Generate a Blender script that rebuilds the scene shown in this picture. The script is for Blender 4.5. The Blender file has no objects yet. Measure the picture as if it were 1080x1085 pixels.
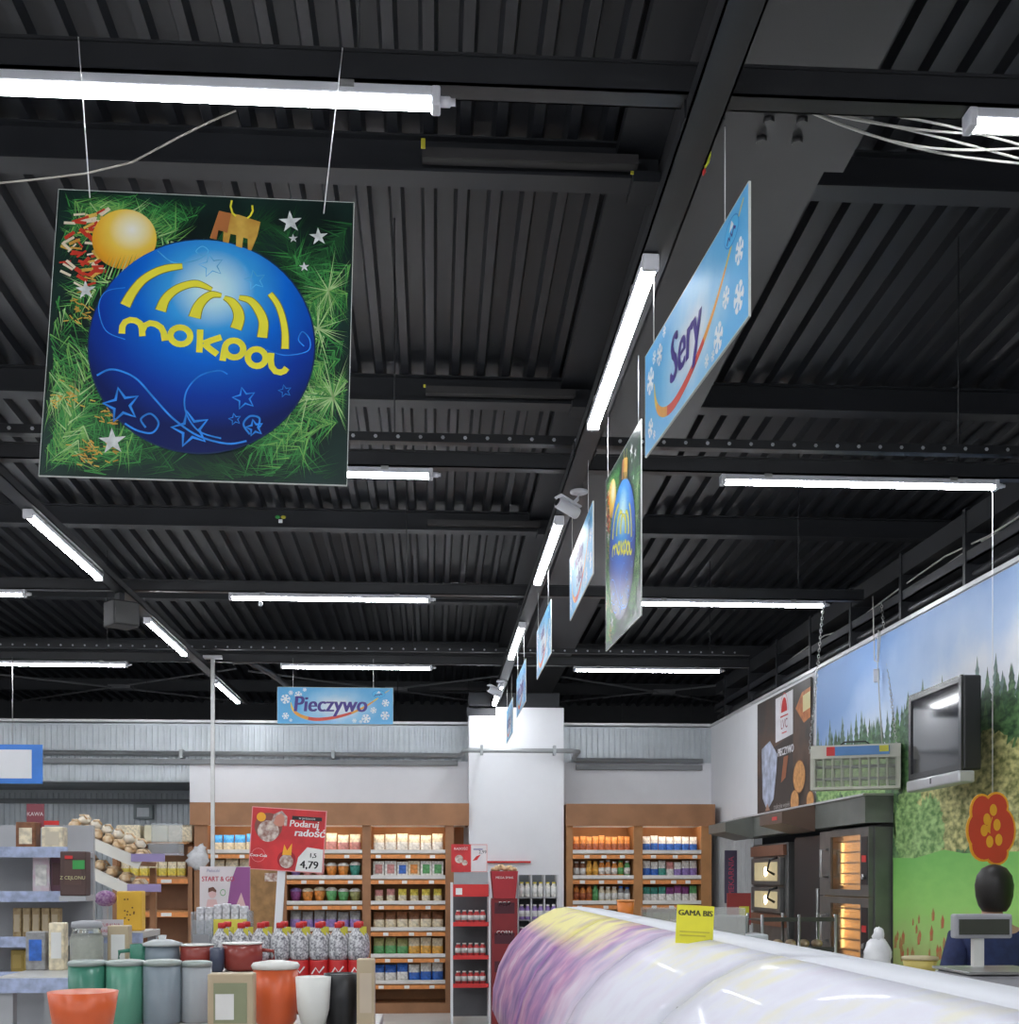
import bpy, bmesh, math, random
from mathutils import Vector, Matrix, Euler
random.seed(7)
PI = math.pi
SC = bpy.context.scene
COL = SC.collection

# ------------------------------------------------------------------ camera, world, exposure
F = 1312.0; EYE = 1.6; YAW = math.radians(3.53)
cd = bpy.data.cameras.new('camera'); cam = bpy.data.objects.new('camera', cd); COL.objects.link(cam)
cd.sensor_fit = 'HORIZONTAL'; cd.sensor_width = 36; cd.lens = F/1080*36
cd.shift_y = 386.5/1080; cd.clip_start = .05; cd.clip_end = 100
cam.location = (0, 0, EYE); cam.rotation_euler = (PI/2, 0, -YAW)
SC.camera = cam
w = bpy.data.worlds.new('world'); SC.world = w; w.use_nodes = True
w.node_tree.nodes['Background'].inputs[0].default_value = (.75, .85, 1, 1)
w.node_tree.nodes['Background'].inputs[1].default_value = .3
SC.view_settings.view_transform = 'Standard'; SC.view_settings.look = 'None'
SC.view_settings.exposure = 2.0; SC.view_settings.gamma = 1; SC.view_settings.use_curve_mapping = False
TUBE = 17.0        # radiance of the LED tubes

# ------------------------------------------------------------------ materials
MATS = {}
def mat(name, c, rough=.6, metal=0, emit=0, var=.06, scale=6, bump=0, alpha=1, coat=0, trans=0, c2=None, sq=None):
    if name in MATS: return MATS[name]
    m = bpy.data.materials.new(name); m.use_nodes = True; MATS[name] = m
    nt = m.node_tree; b = nt.nodes['Principled BSDF']
    b.inputs['Roughness'].default_value = rough; b.inputs['Metallic'].default_value = metal
    b.inputs['Coat Weight'].default_value = coat
    if trans: b.inputs['Transmission Weight'].default_value = trans
    if alpha < 1: b.inputs['Alpha'].default_value = alpha
    tc = nt.nodes.new('ShaderNodeTexCoord'); n = nt.nodes.new('ShaderNodeTexNoise')
    n.inputs['Scale'].default_value = scale; n.inputs['Detail'].default_value = 3
    if sq:
        mp = nt.nodes.new('ShaderNodeMapping'); mp.inputs['Scale'].default_value = sq; nt.links.new(tc.outputs['Object'], mp.inputs['Vector']); nt.links.new(mp.outputs[0], n.inputs['Vector'])
    else: nt.links.new(tc.outputs['Object'], n.inputs['Vector'])
    r = nt.nodes.new('ShaderNodeValToRGB')
    r.color_ramp.elements[0].position = .35; r.color_ramp.elements[1].position = .65
    a = c2 if c2 else tuple(max(0, x*(1-var)) for x in c)
    bb = c if c2 else tuple(min(1, x*(1+var)) for x in c)
    r.color_ramp.elements[0].color = (*a, 1); r.color_ramp.elements[1].color = (*bb, 1)
    nt.links.new(n.outputs['Fac'], r.inputs['Fac']); nt.links.new(r.outputs['Color'], b.inputs['Base Color'])
    if emit:
        b.inputs['Emission Color'].default_value = (*c, 1); b.inputs['Emission Strength'].default_value = emit
    if bump:
        bp = nt.nodes.new('ShaderNodeBump'); bp.inputs['Strength'].default_value = bump
        nt.links.new(n.outputs['Fac'], bp.inputs['Height']); nt.links.new(bp.outputs['Normal'], b.inputs['Normal'])
    return m

def radial(name, center, stops, rough=.35, sx=1, sz=1, noise=0):
    """printed radial gradient in the object's own x/z"""
    if name in MATS: return MATS[name]
    m = bpy.data.materials.new(name); m.use_nodes = True; MATS[name] = m
    nt = m.node_tree; b = nt.nodes['Principled BSDF']; b.inputs['Roughness'].default_value = rough
    tc = nt.nodes.new('ShaderNodeTexCoord'); mp = nt.nodes.new('ShaderNodeMapping')
    mp.inputs['Location'].default_value = (-center[0]*sx, 0, -center[1]*sz); mp.inputs['Scale'].default_value = (sx, 0, sz)
    nt.links.new(tc.outputs['Object'], mp.inputs['Vector'])
    ln = nt.nodes.new('ShaderNodeVectorMath'); ln.operation = 'LENGTH'; nt.links.new(mp.outputs[0], ln.inputs[0])
    src = ln.outputs['Value']
    if noise:
        n = nt.nodes.new('ShaderNodeTexNoise'); n.inputs['Scale'].default_value = 7; n.inputs['Detail'].default_value = 4
        nt.links.new(tc.outputs['Object'], n.inputs['Vector'])
        ma = nt.nodes.new('ShaderNodeMath'); ma.operation = 'MULTIPLY_ADD'
        nt.links.new(n.outputs['Fac'], ma.inputs[0]); ma.inputs[1].default_value = noise; nt.links.new(src, ma.inputs[2]); src = ma.outputs[0]
    r = nt.nodes.new('ShaderNodeValToRGB'); e = r.color_ramp.elements
    while len(e) < len(stops): e.new(.5)
    for i, (p, c) in enumerate(stops): e[i].position = p; e[i].color = (*c, 1)
    nt.links.new(src, r.inputs['Fac']); nt.links.new(r.outputs['Color'], b.inputs['Base Color'])
    return m

def vertical(name, z0, z1, stops, noise=0, nscale=3, rough=.5, stretch=1, kx=0):
    """printed picture: a ramp over object height broken up with noise"""
    m = bpy.data.materials.new(name); m.use_nodes = True
    nt = m.node_tree; b = nt.nodes['Principled BSDF']; b.inputs['Roughness'].default_value = rough
    tc = nt.nodes.new('ShaderNodeTexCoord'); sp = nt.nodes.new('ShaderNodeSeparateXYZ'); nt.links.new(tc.outputs['Object'], sp.inputs[0])
    mr = nt.nodes.new('ShaderNodeMapRange'); mr.inputs['From Min'].default_value = z0; mr.inputs['From Max'].default_value = z1
    nt.links.new(sp.outputs['Z'], mr.inputs['Value'])
    mp = nt.nodes.new('ShaderNodeMapping'); mp.inputs['Scale'].default_value = (1, 1, stretch); nt.links.new(tc.outputs['Object'], mp.inputs['Vector'])
    n = nt.nodes.new('ShaderNodeTexNoise'); n.inputs['Scale'].default_value = nscale; n.inputs['Detail'].default_value = 6
    nt.links.new(mp.outputs[0], n.inputs['Vector'])
    ma = nt.nodes.new('ShaderNodeMath'); ma.operation = 'MULTIPLY_ADD'; ma.inputs[1].default_value = noise
    sb = nt.nodes.new('ShaderNodeMath'); sb.operation = 'SUBTRACT'; sb.inputs[1].default_value = .5
    nt.links.new(n.outputs['Fac'], sb.inputs[0]); nt.links.new(sb.outputs[0], ma.inputs[0]); nt.links.new(mr.outputs[0], ma.inputs[2])
    mk = nt.nodes.new('ShaderNodeMath'); mk.operation = 'MULTIPLY_ADD'; mk.inputs[1].default_value = kx
    nt.links.new(sp.outputs['X'], mk.inputs[0]); nt.links.new(ma.outputs[0], mk.inputs[2]); ma = mk
    r = nt.nodes.new('ShaderNodeValToRGB'); e = r.color_ramp.elements
    while len(e) < len(stops): e.new(.5)
    for i, (p, c) in enumerate(stops): e[i].position = p; e[i].color = (*c, 1)
    nt.links.new(ma.outputs[0], r.inputs['Fac']); nt.links.new(r.outputs['Color'], b.inputs['Base Color'])
    return m

# ------------------------------------------------------------------ mesh helper
class MB:
    def __init__(s): s.bm = bmesh.new(); s.mats = []; s.cur = 0
    def m(s, material):
        if material not in s.mats: s.mats.append(material)
        s.cur = s.mats.index(material); return s
    def _f(s, vs):
        try: f = s.bm.faces.new(vs); f.material_index = s.cur; return f
        except ValueError: return None
    def box(s, x0, y0, z0, x1, y1, z1, M=None, bev=0):
        v = [Vector((x, y, z)) for z in (z0, z1) for y in (y0, y1) for x in (x0, x1)]
        if M: v = [M @ p for p in v]
        v = [s.bm.verts.new(p) for p in v]; fs = []
        for q in ((0,2,3,1), (4,5,7,6), (0,1,5,4), (2,6,7,3), (0,4,6,2), (1,3,7,5)): fs.append(s._f([v[i] for i in q]))
        if bev:
            es = list({e for f in fs for e in f.edges})
            r = bmesh.ops.bevel(s.bm, geom=es, offset=bev, segments=2, affect='EDGES', profile=.5)
            for f in r['faces']: f.material_index = s.cur
        return s
    def tube(s, pts, r, seg=8, cap=True):
        pts = [Vector(p) for p in pts]; rs = r if isinstance(r, (list, tuple)) else [r]*len(pts); rings = []
        for i, p in enumerate(pts):
            d = (pts[min(i+1, len(pts)-1)] - pts[max(i-1, 0)]).normalized()
            a = Vector((0, 0, 1)) if abs(d.z) < .9 else Vector((1, 0, 0))
            u = d.cross(a).normalized(); v = d.cross(u)
            rings.append([s.bm.verts.new(p + (u*math.cos(2*PI*k/seg) + v*math.sin(2*PI*k/seg))*rs[i]) for k in range(seg)])
        for a, b in zip(rings, rings[1:]):
            for k in range(seg):
                f = s._f([a[k], a[(k+1) % seg], b[(k+1) % seg], b[k]])
                if f: f.smooth = True
        if cap: s._f(rings[0][::-1]); s._f(rings[-1])
        return s
    def lathe(s, prof, c=(0,0,0), seg=16, sx=1, sy=1, M=None):
        rings = []
        for r, z in prof:
            ring = []
            for k in range(seg):
                p = Vector((c[0]+r*sx*math.cos(2*PI*k/seg), c[1]+r*sy*math.sin(2*PI*k/seg), c[2]+z))
                if M: p = M @ p
                ring.append(s.bm.verts.new(p))
            rings.append(ring)
        for a, b in zip(rings, rings[1:]):
            for k in range(seg):
                f = s._f([a[k], a[(k+1) % seg], b[(k+1) % seg], b[k]])
                if f: f.smooth = True
        s._f(rings[0][::-1]); s._f(rings[-1]); return s
    def blob(s, c, rx, ry, rz, seg=12, rings=8, jit=0):
        R = []
        for i in range(1, rings):
            t = PI*i/rings
            R.append([s.bm.verts.new((c[0]+rx*math.sin(t)*math.cos(2*PI*k/seg)*(1+random.uniform(-jit, jit)),
                                      c[1]+ry*math.sin(t)*math.sin(2*PI*k/seg)*(1+random.uniform(-jit, jit)),
                                      c[2]-rz*math.cos(t)*(1+random.uniform(-jit, jit)))) for k in range(seg)])
        a = s.bm.verts.new((c[0], c[1], c[2]-rz)); b = s.bm.verts.new((c[0], c[1], c[2]+rz))
        for k in range(seg):
            k2 = (k+1) % seg
            fs = [s._f([a, R[0][k2], R[0][k]]), s._f([b, R[-1][k], R[-1][k2]])]
            for p, q in zip(R, R[1:]): fs.append(s._f([p[k], p[k2], q[k2], q[k]]))
            for f in fs:
                if f: f.smooth = True
        return s
    def prism(s, poly, axis, a0, a1):
        """poly of 2-D points extruded along axis ('x','y','z')"""
        def P(p, a): return {'x': (a, p[0], p[1]), 'y': (p[0], a, p[1]), 'z': (p[0], p[1], a)}[axis]
        A = [s.bm.verts.new(P(p, a0)) for p in poly]; B = [s.bm.verts.new(P(p, a1)) for p in poly]
        s._f(A); s._f(B[::-1])
        for i in range(len(poly)):
            j = (i+1) % len(poly); s._f([A[i], B[i], B[j], A[j]])
        return s
    def poly(s, pts, y):
        vs = [s.bm.verts.new((p[0], y, p[1])) for p in pts]
        a = sum(pts[i][0]*pts[(i+1) % len(pts)][1] - pts[(i+1) % len(pts)][0]*pts[i][1] for i in range(len(pts)))
        s._f(vs if a > 0 else vs[::-1]); return s
    def ribbon(s, pts, wd, y, closed=False):
        pts = [Vector((p[0], p[1])) for p in pts]; n = len(pts)
        ws = wd if isinstance(wd, (list, tuple)) else [wd]*n; L = []
        for i, p in enumerate(pts):
            a = pts[(i-1) % n] if (closed or i) else p; b = pts[(i+1) % n] if (closed or i < n-1) else p
            d = (b-a).normalized(); nn = Vector((-d.y, d.x))*ws[i]/2
            L.append((s.bm.verts.new((p.x+nn.x, y, p.y+nn.y)), s.bm.verts.new((p.x-nn.x, y, p.y-nn.y))))
        rng = range(n if closed else n-1)
        for i in rng:
            a, b = L[i], L[(i+1) % n]; s._f([a[1], b[1], b[0], a[0]])
        return s
    def disc(s, c, r, y, n=32, rz=None):
        rz = rz or r
        return s.poly([(c[0]+r*math.cos(2*PI*k/n), c[1]+rz*math.sin(2*PI*k/n)) for k in range(n)], y)
    def star(s, c, r, y, n=5, k=.42, a0=PI/2):
        return s.poly([(c[0]+(r if i % 2 == 0 else r*k)*math.cos(a0+PI*i/n), c[1]+(r if i % 2 == 0 else r*k)*math.sin(a0+PI*i/n)) for i in range(2*n)], y)
    def staro(s, c, r, y, wd, n=5, k=.45, a0=PI/2):
        return s.ribbon([(c[0]+(r if i % 2 == 0 else r*k)*math.cos(a0+PI*i/n), c[1]+(r if i % 2 == 0 else r*k)*math.sin(a0+PI*i/n)) for i in range(2*n)], wd, y, True)
    def flake(s, c, r, y, a0=0):
        for i in range(3):
            a = a0+PI*i/3; d = Vector((math.cos(a), math.sin(a))); e = Vector(c)
            s.ribbon([e-d*r, e+d*r], r*.3, y-.00005*i)
        for i in range(6):
            a = a0+PI*i/3; d = Vector((math.cos(a), math.sin(a))); b = Vector(c)+d*r*.62
            for q in (.8, -.8):
                g = Vector((math.cos(a+q), math.sin(a+q))); s.ribbon([b, b+g*r*.4], r*.26, y-.0002)
        return s
    def text(s, txt, size, x, z, y, bold=0, shear=0, align='CENTER', M=None, sx=1):
        cu = bpy.data.curves.new('t', 'FONT'); cu.body = txt; cu.size = size; cu.align_x = align; cu.shear = shear
        cu.resolution_u = 3
        o = bpy.data.objects.new('t', cu); COL.objects.link(o)
        dg = bpy.context.evaluated_depsgraph_get(); me = bpy.data.meshes.new_from_object(o.evaluated_get(dg))
        for k, dx in enumerate((0, bold*1.6, -bold*1.6) if bold else (0,)):
            vs = []
            for v in me.vertices:
                p = Vector((x+v.co.x*sx+dx, y-.00006*k, z+v.co.y))
                if M: p = M @ p
                vs.append(s.bm.verts.new(p))
            for p in me.polygons: s._f([vs[i] for i in p.vertices])
        bpy.data.objects.remove(o); bpy.data.curves.remove(cu); bpy.data.meshes.remove(me); return s
    def build(s, name, parent=None, loc=(0,0,0), rot=(0,0,0), smooth=False, recalc=True):
        me = bpy.data.meshes.new(name)
        if recalc: bmesh.ops.recalc_face_normals(s.bm, faces=s.bm.faces[:])
        s.bm.to_mesh(me); s.bm.free()
        for q in s.mats: me.materials.append(q)
        if smooth:
            for p in me.polygons: p.use_smooth = True
        o = bpy.data.objects.new(name, me); COL.objects.link(o)
        o.location = loc; o.rotation_euler = rot
        if parent: o.parent = parent
        return o

def tag(o, label, cat, group=None, kind=None):
    o['label'] = label; o['category'] = cat
    if group: o['group'] = group
    if kind: o['kind'] = kind
    return o
def thing(name, label, cat, loc=(0,0,0), rz=0, group=None, rx=0, ry=0):
    o = bpy.data.objects.new(name, None); COL.objects.link(o); o.empty_display_size = .1
    o.location = loc; o.rotation_euler = (rx, ry, rz); return tag(o, label, cat, group)
def struct(o): o['kind'] = 'structure'; return o
def dup(root, loc, rz=None, label=None, group=None, scale=None):
    r = root.copy(); COL.objects.link(r); r.location = loc
    if rz is not None: r.rotation_euler = (0, 0, rz)
    if label: r['label'] = label
    if group: r['group'] = group
    if scale: r.scale = scale
    for ch in list(root.children):
        c = ch.copy(); COL.objects.link(c); c.parent = r
        for g in list(ch.children): d = g.copy(); COL.objects.link(d); d.parent = c
    return r
def pt(u, v=None, Y=1):
    """where the sight line of a measured photo point passes depth Y (world x, z)"""
    a = math.atan((u-540)/F)+YAW
    d = math.sqrt(1+((u-540)/F)**2)
    x = Y*math.tan(a); k = Y/(math.cos(a)*d)
    z = EYE+(929-v)/F*k if v is not None else None
    return x, z

# palette
white = mat('white_paint', (.78, .79, .82), .55, var=.01)
cream_m = mat('cream_plastic', (.72, .70, .60), .5)
black = mat('black_plastic', (.012, .012, .014), .4)
darkst = mat('dark_painted_steel', (.0172, .019, .0237), .5, var=.12, scale=3)
deckm = mat('dark_roof_sheet', (.0148, .0165, .0212), .45, var=.1, scale=2)
girdm = mat('grey_girder_paint', (.032, .0315, .035), .5, var=.1, scale=1.5)
railm = mat('black_rail_paint', (.019, .020, .023), .4, var=.15)
pale = mat('pale_zinc', (.6, .6, .62), .4, .3)
cordm = mat('nylon_cord', (.75, .75, .75), .6)
greym = mat('grey_plastic', (.35, .36, .38), .5)
steel = mat('brushed_steel', (.42, .42, .42), .35, .8, var=.1)
wood = mat('brown_laminate', (.33, .155, .07), .5, var=.12, scale=4)
woodin = mat('warm_shelf_laminate', (.42, .20, .075), .5, var=.1)
orange = mat('orange_price_strip', (.75, .28, .08), .5, var=.1, scale=20)
tagw = mat('white_price_tag', (.8, .8, .78), .5)
red = mat('red_print', (.62, .03, .03), .45)
darkred = mat('dark_red_card', (.22, .015, .02), .5)
tubem = mat('led_diffuser', (.93, .96, 1), .5, emit=TUBE, var=0)

# ================================================================== SETTING
def roof(Y): return 5.1 - .035*(Y-5.8)
XL, XR, YB, YF = -10.5, 9.5, 21.0, -6.5
flm = mat('grey_floor_tile', (.6, .59, .57), .3, var=.08, scale=2)
struct(MB().m(flm).box(XL, YF, -.1, XR, YB, 0).build('floor'))
# profiled roof sheet
b = MB().m(deckm); p = .167; x = XL; pr = []
while x < XR:
    pr += [(x, 0), (x+.085, 0), (x+.102, -.055), (x+.150, -.055)]; x += p
for (a, za), (c, zc) in zip(pr, pr[1:]):
    b._f([b.bm.verts.new((a, YF, roof(YF)+za)), b.bm.verts.new((c, YF, roof(YF)+zc)), b.bm.verts.new((c, YB, roof(YB)+zc)), b.bm.verts.new((a, YB, roof(YB)+za))])
struct(b.build('ceiling', recalc=False))
outer = mat('dark_outer_wall', (.03, .031, .035), .7)
struct(MB().m(outer).box(XL, YB, 0, XR, YB+.2, 5.6).build('wall_far'))
struct(MB().m(mat('light_wall', (.7, .7, .72), .7)).box(XL-.2, YF, 0, XL, YB, 5.6).build('wall_left'))
struct(MB().m(outer).box(XR, YF, 0, XR+.2, YB, 5.6).build('wall_outer_right'))
struct(MB().m(mat('light_wall', (.7, .7, .72), .7)).box(XL, YF-.2, 0, XR, YF, 5.6).build('wall_front'))

# back partition: ribbed metal cladding above, white panels below
YW = 15.1
clad = mat('ribbed_metal_cladding', (.50, .54, .57), .35, .25, var=.05)
def ribbed(b, x0, x1, z0, z1, y, pitch=.07, d=.012):
    x = x0
    while x < x1-.001:
        xs = [x, x+pitch*.45, x+pitch*.55, x+pitch*.9, x+pitch]; ys = [y, y, y-d, y-d, y]
        for i in range(4):
            a, c = min(xs[i], x1), min(xs[i+1], x1)
            if c > a: b._f([b.bm.verts.new((a, ys[i], z0)), b.bm.verts.new((c, ys[i+1], z0)), b.bm.verts.new((c, ys[i+1], z1)), b.bm.verts.new((a, ys[i], z1))])
        x += pitch
b = MB().m(clad)
b.box(XL, YW+.02, 2.74, -2.92, YW+.12, 3.44); b.box(-2.92, YW+.02, 0, 3.5, YW+.12, 3.44)
ribbed(b, XL, -2.92, 2.75, 3.42, YW); ribbed(b, -2.92, 3.42, 3.0, 3.42, YW)
b.m(white).box(-2.92, YW-.02, 0, 3.42, YW+.01, 3.0)
b.m(pale).box(XL, YW-.06, 3.45, 3.5, YW+.12, 3.48)
struct(b.build('wall_back', recalc=False))
b = MB().m(clad).box(XL, 16.6, 0, -2.92, 16.7, 2.74); ribbed(b, XL, -2.92, 0, 2.7, 16.58)
b.box(-2.92, YW+.1, 0, -2.86, 16.6, 2.74)
b.m(mat('soffit_grey', (.16, .17, .18), .6)).box(XL, YW+.12, 2.74, -2.86, 16.7, 2.80).box(XL, 16.5, 2.56, -2.92, 16.57, 2.62)
struct(b.build('wall_alcove', recalc=False))
# column boxed in white
b = MB().m(white).box(.42, 14.6, 0, 1.545, YW-.03, 3.5).box(.74, 14.6, 3.5, 1.545, YW-.03, 3.6)
b.m(darkst).box(.40, 14.66, 3.5, .74, YW, 3.62).box(.42, 14.66, 3.6, 1.5, YW, 3.78)
struct(b.build('trim_1'))
# right partition with an opening for the built-in ovens
b = MB().m(white); wx = 3.42
b.box(wx, 5.2, 0, wx+.08, 8.90, 3.44).box(wx, 8.90, 2.24, wx+.08, 13.0, 3.44).box(wx, 13.0, 0, wx+.08, YW+.12, 3.44)
ribg = mat('ribbed_grey_lining', (.45, .47, .48), .4, .1)
b.m(ribg)
y = 13.0
while y < 15.05: b.box(wx-.012, y, 0, wx, y+.03, 2.25); y += .07
b.m(pale).box(wx-.02, 5.2, 3.44, wx+.1, YW+.12, 3.47)
b.m(darkst).box(4.3, 8.85, 0, 4.35, 13.1, 3.4)
struct(b.build('wall_right'))

# ------------------------------------------------------------------ roof steel
def slopebox(b, x0, x1, y0, y1, h0, h1):
    v = [b.bm.verts.new((x, y, roof(y)+h)) for h in (h0, h1) for y in (y0, y1) for x in (x0, x1)]
    for q in ((0,2,3,1), (4,5,7,6), (0,1,5,4), (2,6,7,3), (0,4,6,2), (1,3,7,5)): b._f([v[i] for i in q])
g = thing('roof_girder', 'wide grey steel girder running the length of the roof above the hanging signs', 'girder', (1.35, 0, roof(0)-.58))
def gpart(fn, name, m_):
    b = MB().m(m_); fn(b); o = b.build(name); o.parent = g; o.matrix_parent_inverse = Matrix.Translation((-1.35, 0, -(roof(0)-.58))); return o
gpart(lambda b: slopebox(b, 1.07, 1.63, YF, YB, -.58, -.12), 'girder_body', girdm)
gpart(lambda b: slopebox(b, .86, 1.84, YF, YB, -.115, -.06), 'top_flange', darkst)
def spl(b):
    slopebox(b, 1.05, 1.70, 4.6, 5.05, -.60, -.58)
gpart(spl, 'splice_plate', girdm)
if True:
    for (u, v) in ((807, 133), (845, 133), (815, 113), (850, 112)):
        Y = (roof(4.7)-.6-EYE)*F/(929-v); X, _ = pt(u, None, Y); z = roof(Y)-.6
        gpart(lambda b, X=X, Y=Y, z=z: b.tube([(X, Y, z+.001), (X, Y, z-.02)], .022, 6), 'bolt', black)
PY = [3.1, 5.82, 8.36, 11.1, 13.6, 16.3, 19.0]
plab = ['dark roof purlin nearest the camera at the top of view', 'dark roof purlin just beyond the first cross light rail',
        'dark roof purlin level with the middle of the Sery sign', 'dark roof purlin behind the perforated cross rail, with small yellow tags',
        'dark roof purlin above the third row of tube lights', 'dark roof purlin nearer of the two beyond the back partition', 'dark roof purlin furthest back above the partition']
for i, Y in enumerate(PY):
    zb = roof(Y)-.23
    t = thing('roof_purlin', plab[i], 'beam', (0, Y, zb), 0, 'cross purlins under the roof')
    h = .23-.057
    for nm, a, c in (('web', XL, 1.06), ('web', 1.64, XR)):
        b = MB().m(darkst).box(a, -.03, .012, c, .03, h); b.box(a, -.07, 0, c, .07, .014).box(a, -.07, h-.01, c, .07, h)
        b.build(nm, t)
    MB().m(mat('angle_grey', (.05, .048, .05), .5)).box(-.05, -.13, .03, .95, -.07, .045).box(-.05, -.135, .03, .95, -.125, .075).build('angle_bar', t)
    if i > 0:
        MB().m(darkst).box(.93, -.1, -.03, 1.06, .1, .02).build('bracket', t)

# ------------------------------------------------------------------ lighting rails
RH = EYE+2.12
def rail_cross(Y, label, holes=False, x1=3.3):
    t = thing('lighting_rail', label, 'rail', (0, Y, RH), 0, 'black light rails hung across the hall')
    b = MB().m(railm).box(XL+.1, -.035, 0, x1, .035, .006).box(XL+.1, -.035, 0, x1, -.029, .08).box(XL+.1, .029, 0, x1, .035, .08)
    b.box(XL+.1, -.042, .074, x1, -.03, .082)
    b.build('rail_channel', t)
    if holes:
        b = MB().m(railm).box(XL+.1, -.06, .12, x1, .0, .125).box(XL+.1, -.062, .12, x1, -.058, .165)
        b.m(mat('hole_light_dot', (.55, .57, .6), .3, .5)); x = XL+.2  # pale discs stand in for light showing through the tray holes
        while x < x1-.1:
            b.tube([(x, -.063, .143), (x, -.066, .143)], .010, 6); x += .115
        b.build('perforated_tray', t)
    k = -9.2
    while k < x1:
        MB().m(railm).tube([(k, 0, .0), (k, 0, roof(Y)-RH-.06)], .004, 5).build('hanger_rod', t); k += 3
rail_cross(3.35, 'black cross rail nearest the camera, carrying the brightest long tube')
rail_cross(6.45, 'black cross rail with a perforated tray, second from the camera', True)
rail_cross(9.35, 'black cross rail holding the chains of the insect trap', False)
rail_cross(12.4, 'black cross rail with a tray nearest the back partition', True, 3.2)
for Y in (.35, -2.65, -5.6):
    rail_cross(Y, 'black cross rail behind the camera position')
for X, lab in ((.74, 'black lengthwise rail above the row of blue signs'), (-2.27, 'black lengthwise rail on the left carrying the loudspeaker'), (-5.28, 'black lengthwise rail furthest left, outside the picture')):
    t = thing('lighting_rail', lab, 'rail', (X, 4, RH-.052), 0, 'black lengthwise light rails')
    MB().m(railm).box(-.05, -10, 0, .05, 11.0, .006).box(-.05, -10, 0, -.044, 11.0, .05).box(.044, -10, 0, .05, 11.0, .05).build('rail_channel', t)
    for yy in (-.66, -3.0, 2.0): MB().m(darkst).box(-.056, yy, .001, .056, yy+.06, .051).build('joint_sleeve', t)

# ------------------------------------------------------------------ tube lights
house = mat('light_housing', (.6, .61, .66), .4)
capm = mat('light_end_cap', (.7, .7, .75), .4)
def fixture0():
    t = thing('tube_light', '', 'light', (0,0,0))
    MB().m(house).box(-.73, -.027, .018, .73, .027, .048, bev=.005).build('housing', t)
    b = MB().m(tubem); n = 10; pr = [(-.024+.048*k/n, .010-.012*math.sin(PI*k/n)**.6) for k in range(n+1)]
    b.prism([(-.024, .018)]+pr+[(.024, .018)], 'x', -.725, .725); b.build('diffuser', t)
    for sx in (-1, 1):
        MB().m(capm).box(min(sx*.725, sx*.75), -.028, -.004, max(sx*.725, sx*.75), .028, .049, bev=.005).build('end_cap', t)
    MB().m(capm).tube([(.75, 0, .02), (.775, 0, .02), (.778, 0, .02), (.79, 0, .02)], [.014, .014, .010, .010], 10).build('cable_gland', t)
    for x in (-.5, .5): MB().m(steel).box(x-.02, -.029, .034, x+.02, .029, .053).build('mounting_clip', t)
    return t
fx = fixture0(); used = [False]
def light(x, y, rz, label, grp):
    zz = RH-.053-(.052 if rz else 0)
    if rz: y -= .16
    if not used[0]:
        used[0] = True; o = fx; o.location = (x, y, zz); o.rotation_euler = (0, 0, rz); o['label'] = label; o['group'] = grp; return o
    return dup(fx, (x, y, zz), rz, label, grp)
G1, G2 = 'tube lights across the hall', 'tube lights along the hall'
cross = {3.35: [(-.73, 'long white tube light above the big square poster, the largest and nearest'), (2.22, 'white tube light cut by the top right edge of view')],
         6.45: [(-.75, 'short visible tube light just right of the big square poster'), (2.26, 'long tube light at right, right of the Sery sign')],
         9.35: [(-.77, 'tube light across the middle left, on the third cross rail'), (2.25, 'tube light right of the hanging narrow square poster, ending at the trap chain'), (-3.75, 'tube light on the third cross rail at the left edge of view')],
         12.4: [(-.76, 'thin tube light just above the Pieczywo sign'), (2.16, 'thin far tube light above the right wall shelving'), (-3.75, 'thin far tube light at the left edge')]}
for Y, L in cross.items():
    for x, lab in L: light(x, Y-.01, 0, lab, G1)
    for x in (-6.75,): light(x, Y-.01, 0, 'tube light on a cross rail left of the picture', G1)
for Y, lab in ((3.35, 'tube light at far left of the nearest cross rail, outside the picture'), (6.45, 'tube light hidden behind the big square poster')):
    light(-3.75, Y-.01, 0, lab, G1)
for y, lab in ((4.97, 'large tube light beside the Sery sign'), (7.95, 'tube light just below the white camera, beside the second blue sign'),
               (10.9, 'tube light before the far small camera, third along the sign rail'), (14.0, 'furthest tube light on the sign rail')):
    light(.72, y, PI/2, lab, G2)
for y, lab in ((8.0, 'diagonal tube light at the left edge, above the loudspeaker'), (10.9, 'diagonal tube light just beyond the loudspeaker'), (14.0, 'furthest diagonal tube light on the left rail, left of the Pieczywo sign'), (5.0, 'diagonal tube light on the left rail outside the picture')):
    light(-2.27, y, PI/2, lab, G2)
for y in (-4, -1, 2): 
    for X in (-2.27, .74): light(X, y, PI/2, 'tube light on a lengthwise rail behind or above the camera', G2)
for Y in (.35, -2.65, -5.6):
    for x in (-6.75, -3.75, -.75, 2.25): light(x, Y, 0, 'tube light on a cross rail behind the camera', G1)
for y in (2, 5, 8, 11): light(-5.28, y, PI/2, 'tube light on the lengthwise rail left of the picture', G2)

for k, (x, y) in enumerate(((-7, 17.6), (-3.5, 17.6), (0, 17.6), (3.2, 17.6), (6.3, 7.0), (6.3, 12.0))):  # unseen tubes added to brighten the dark space beyond the partitions
    o = light(x, y, 0, 'unseen tube light added behind the partition', 'added tube lights behind the partitions'); o.location.z = 2.95
    for sx in (-.5, .5): MB().m(railm).tube([(sx, 0, .05), (sx, 0, roof(y)-3.02)], .004, 5).build('hanger_rod', o)

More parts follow.
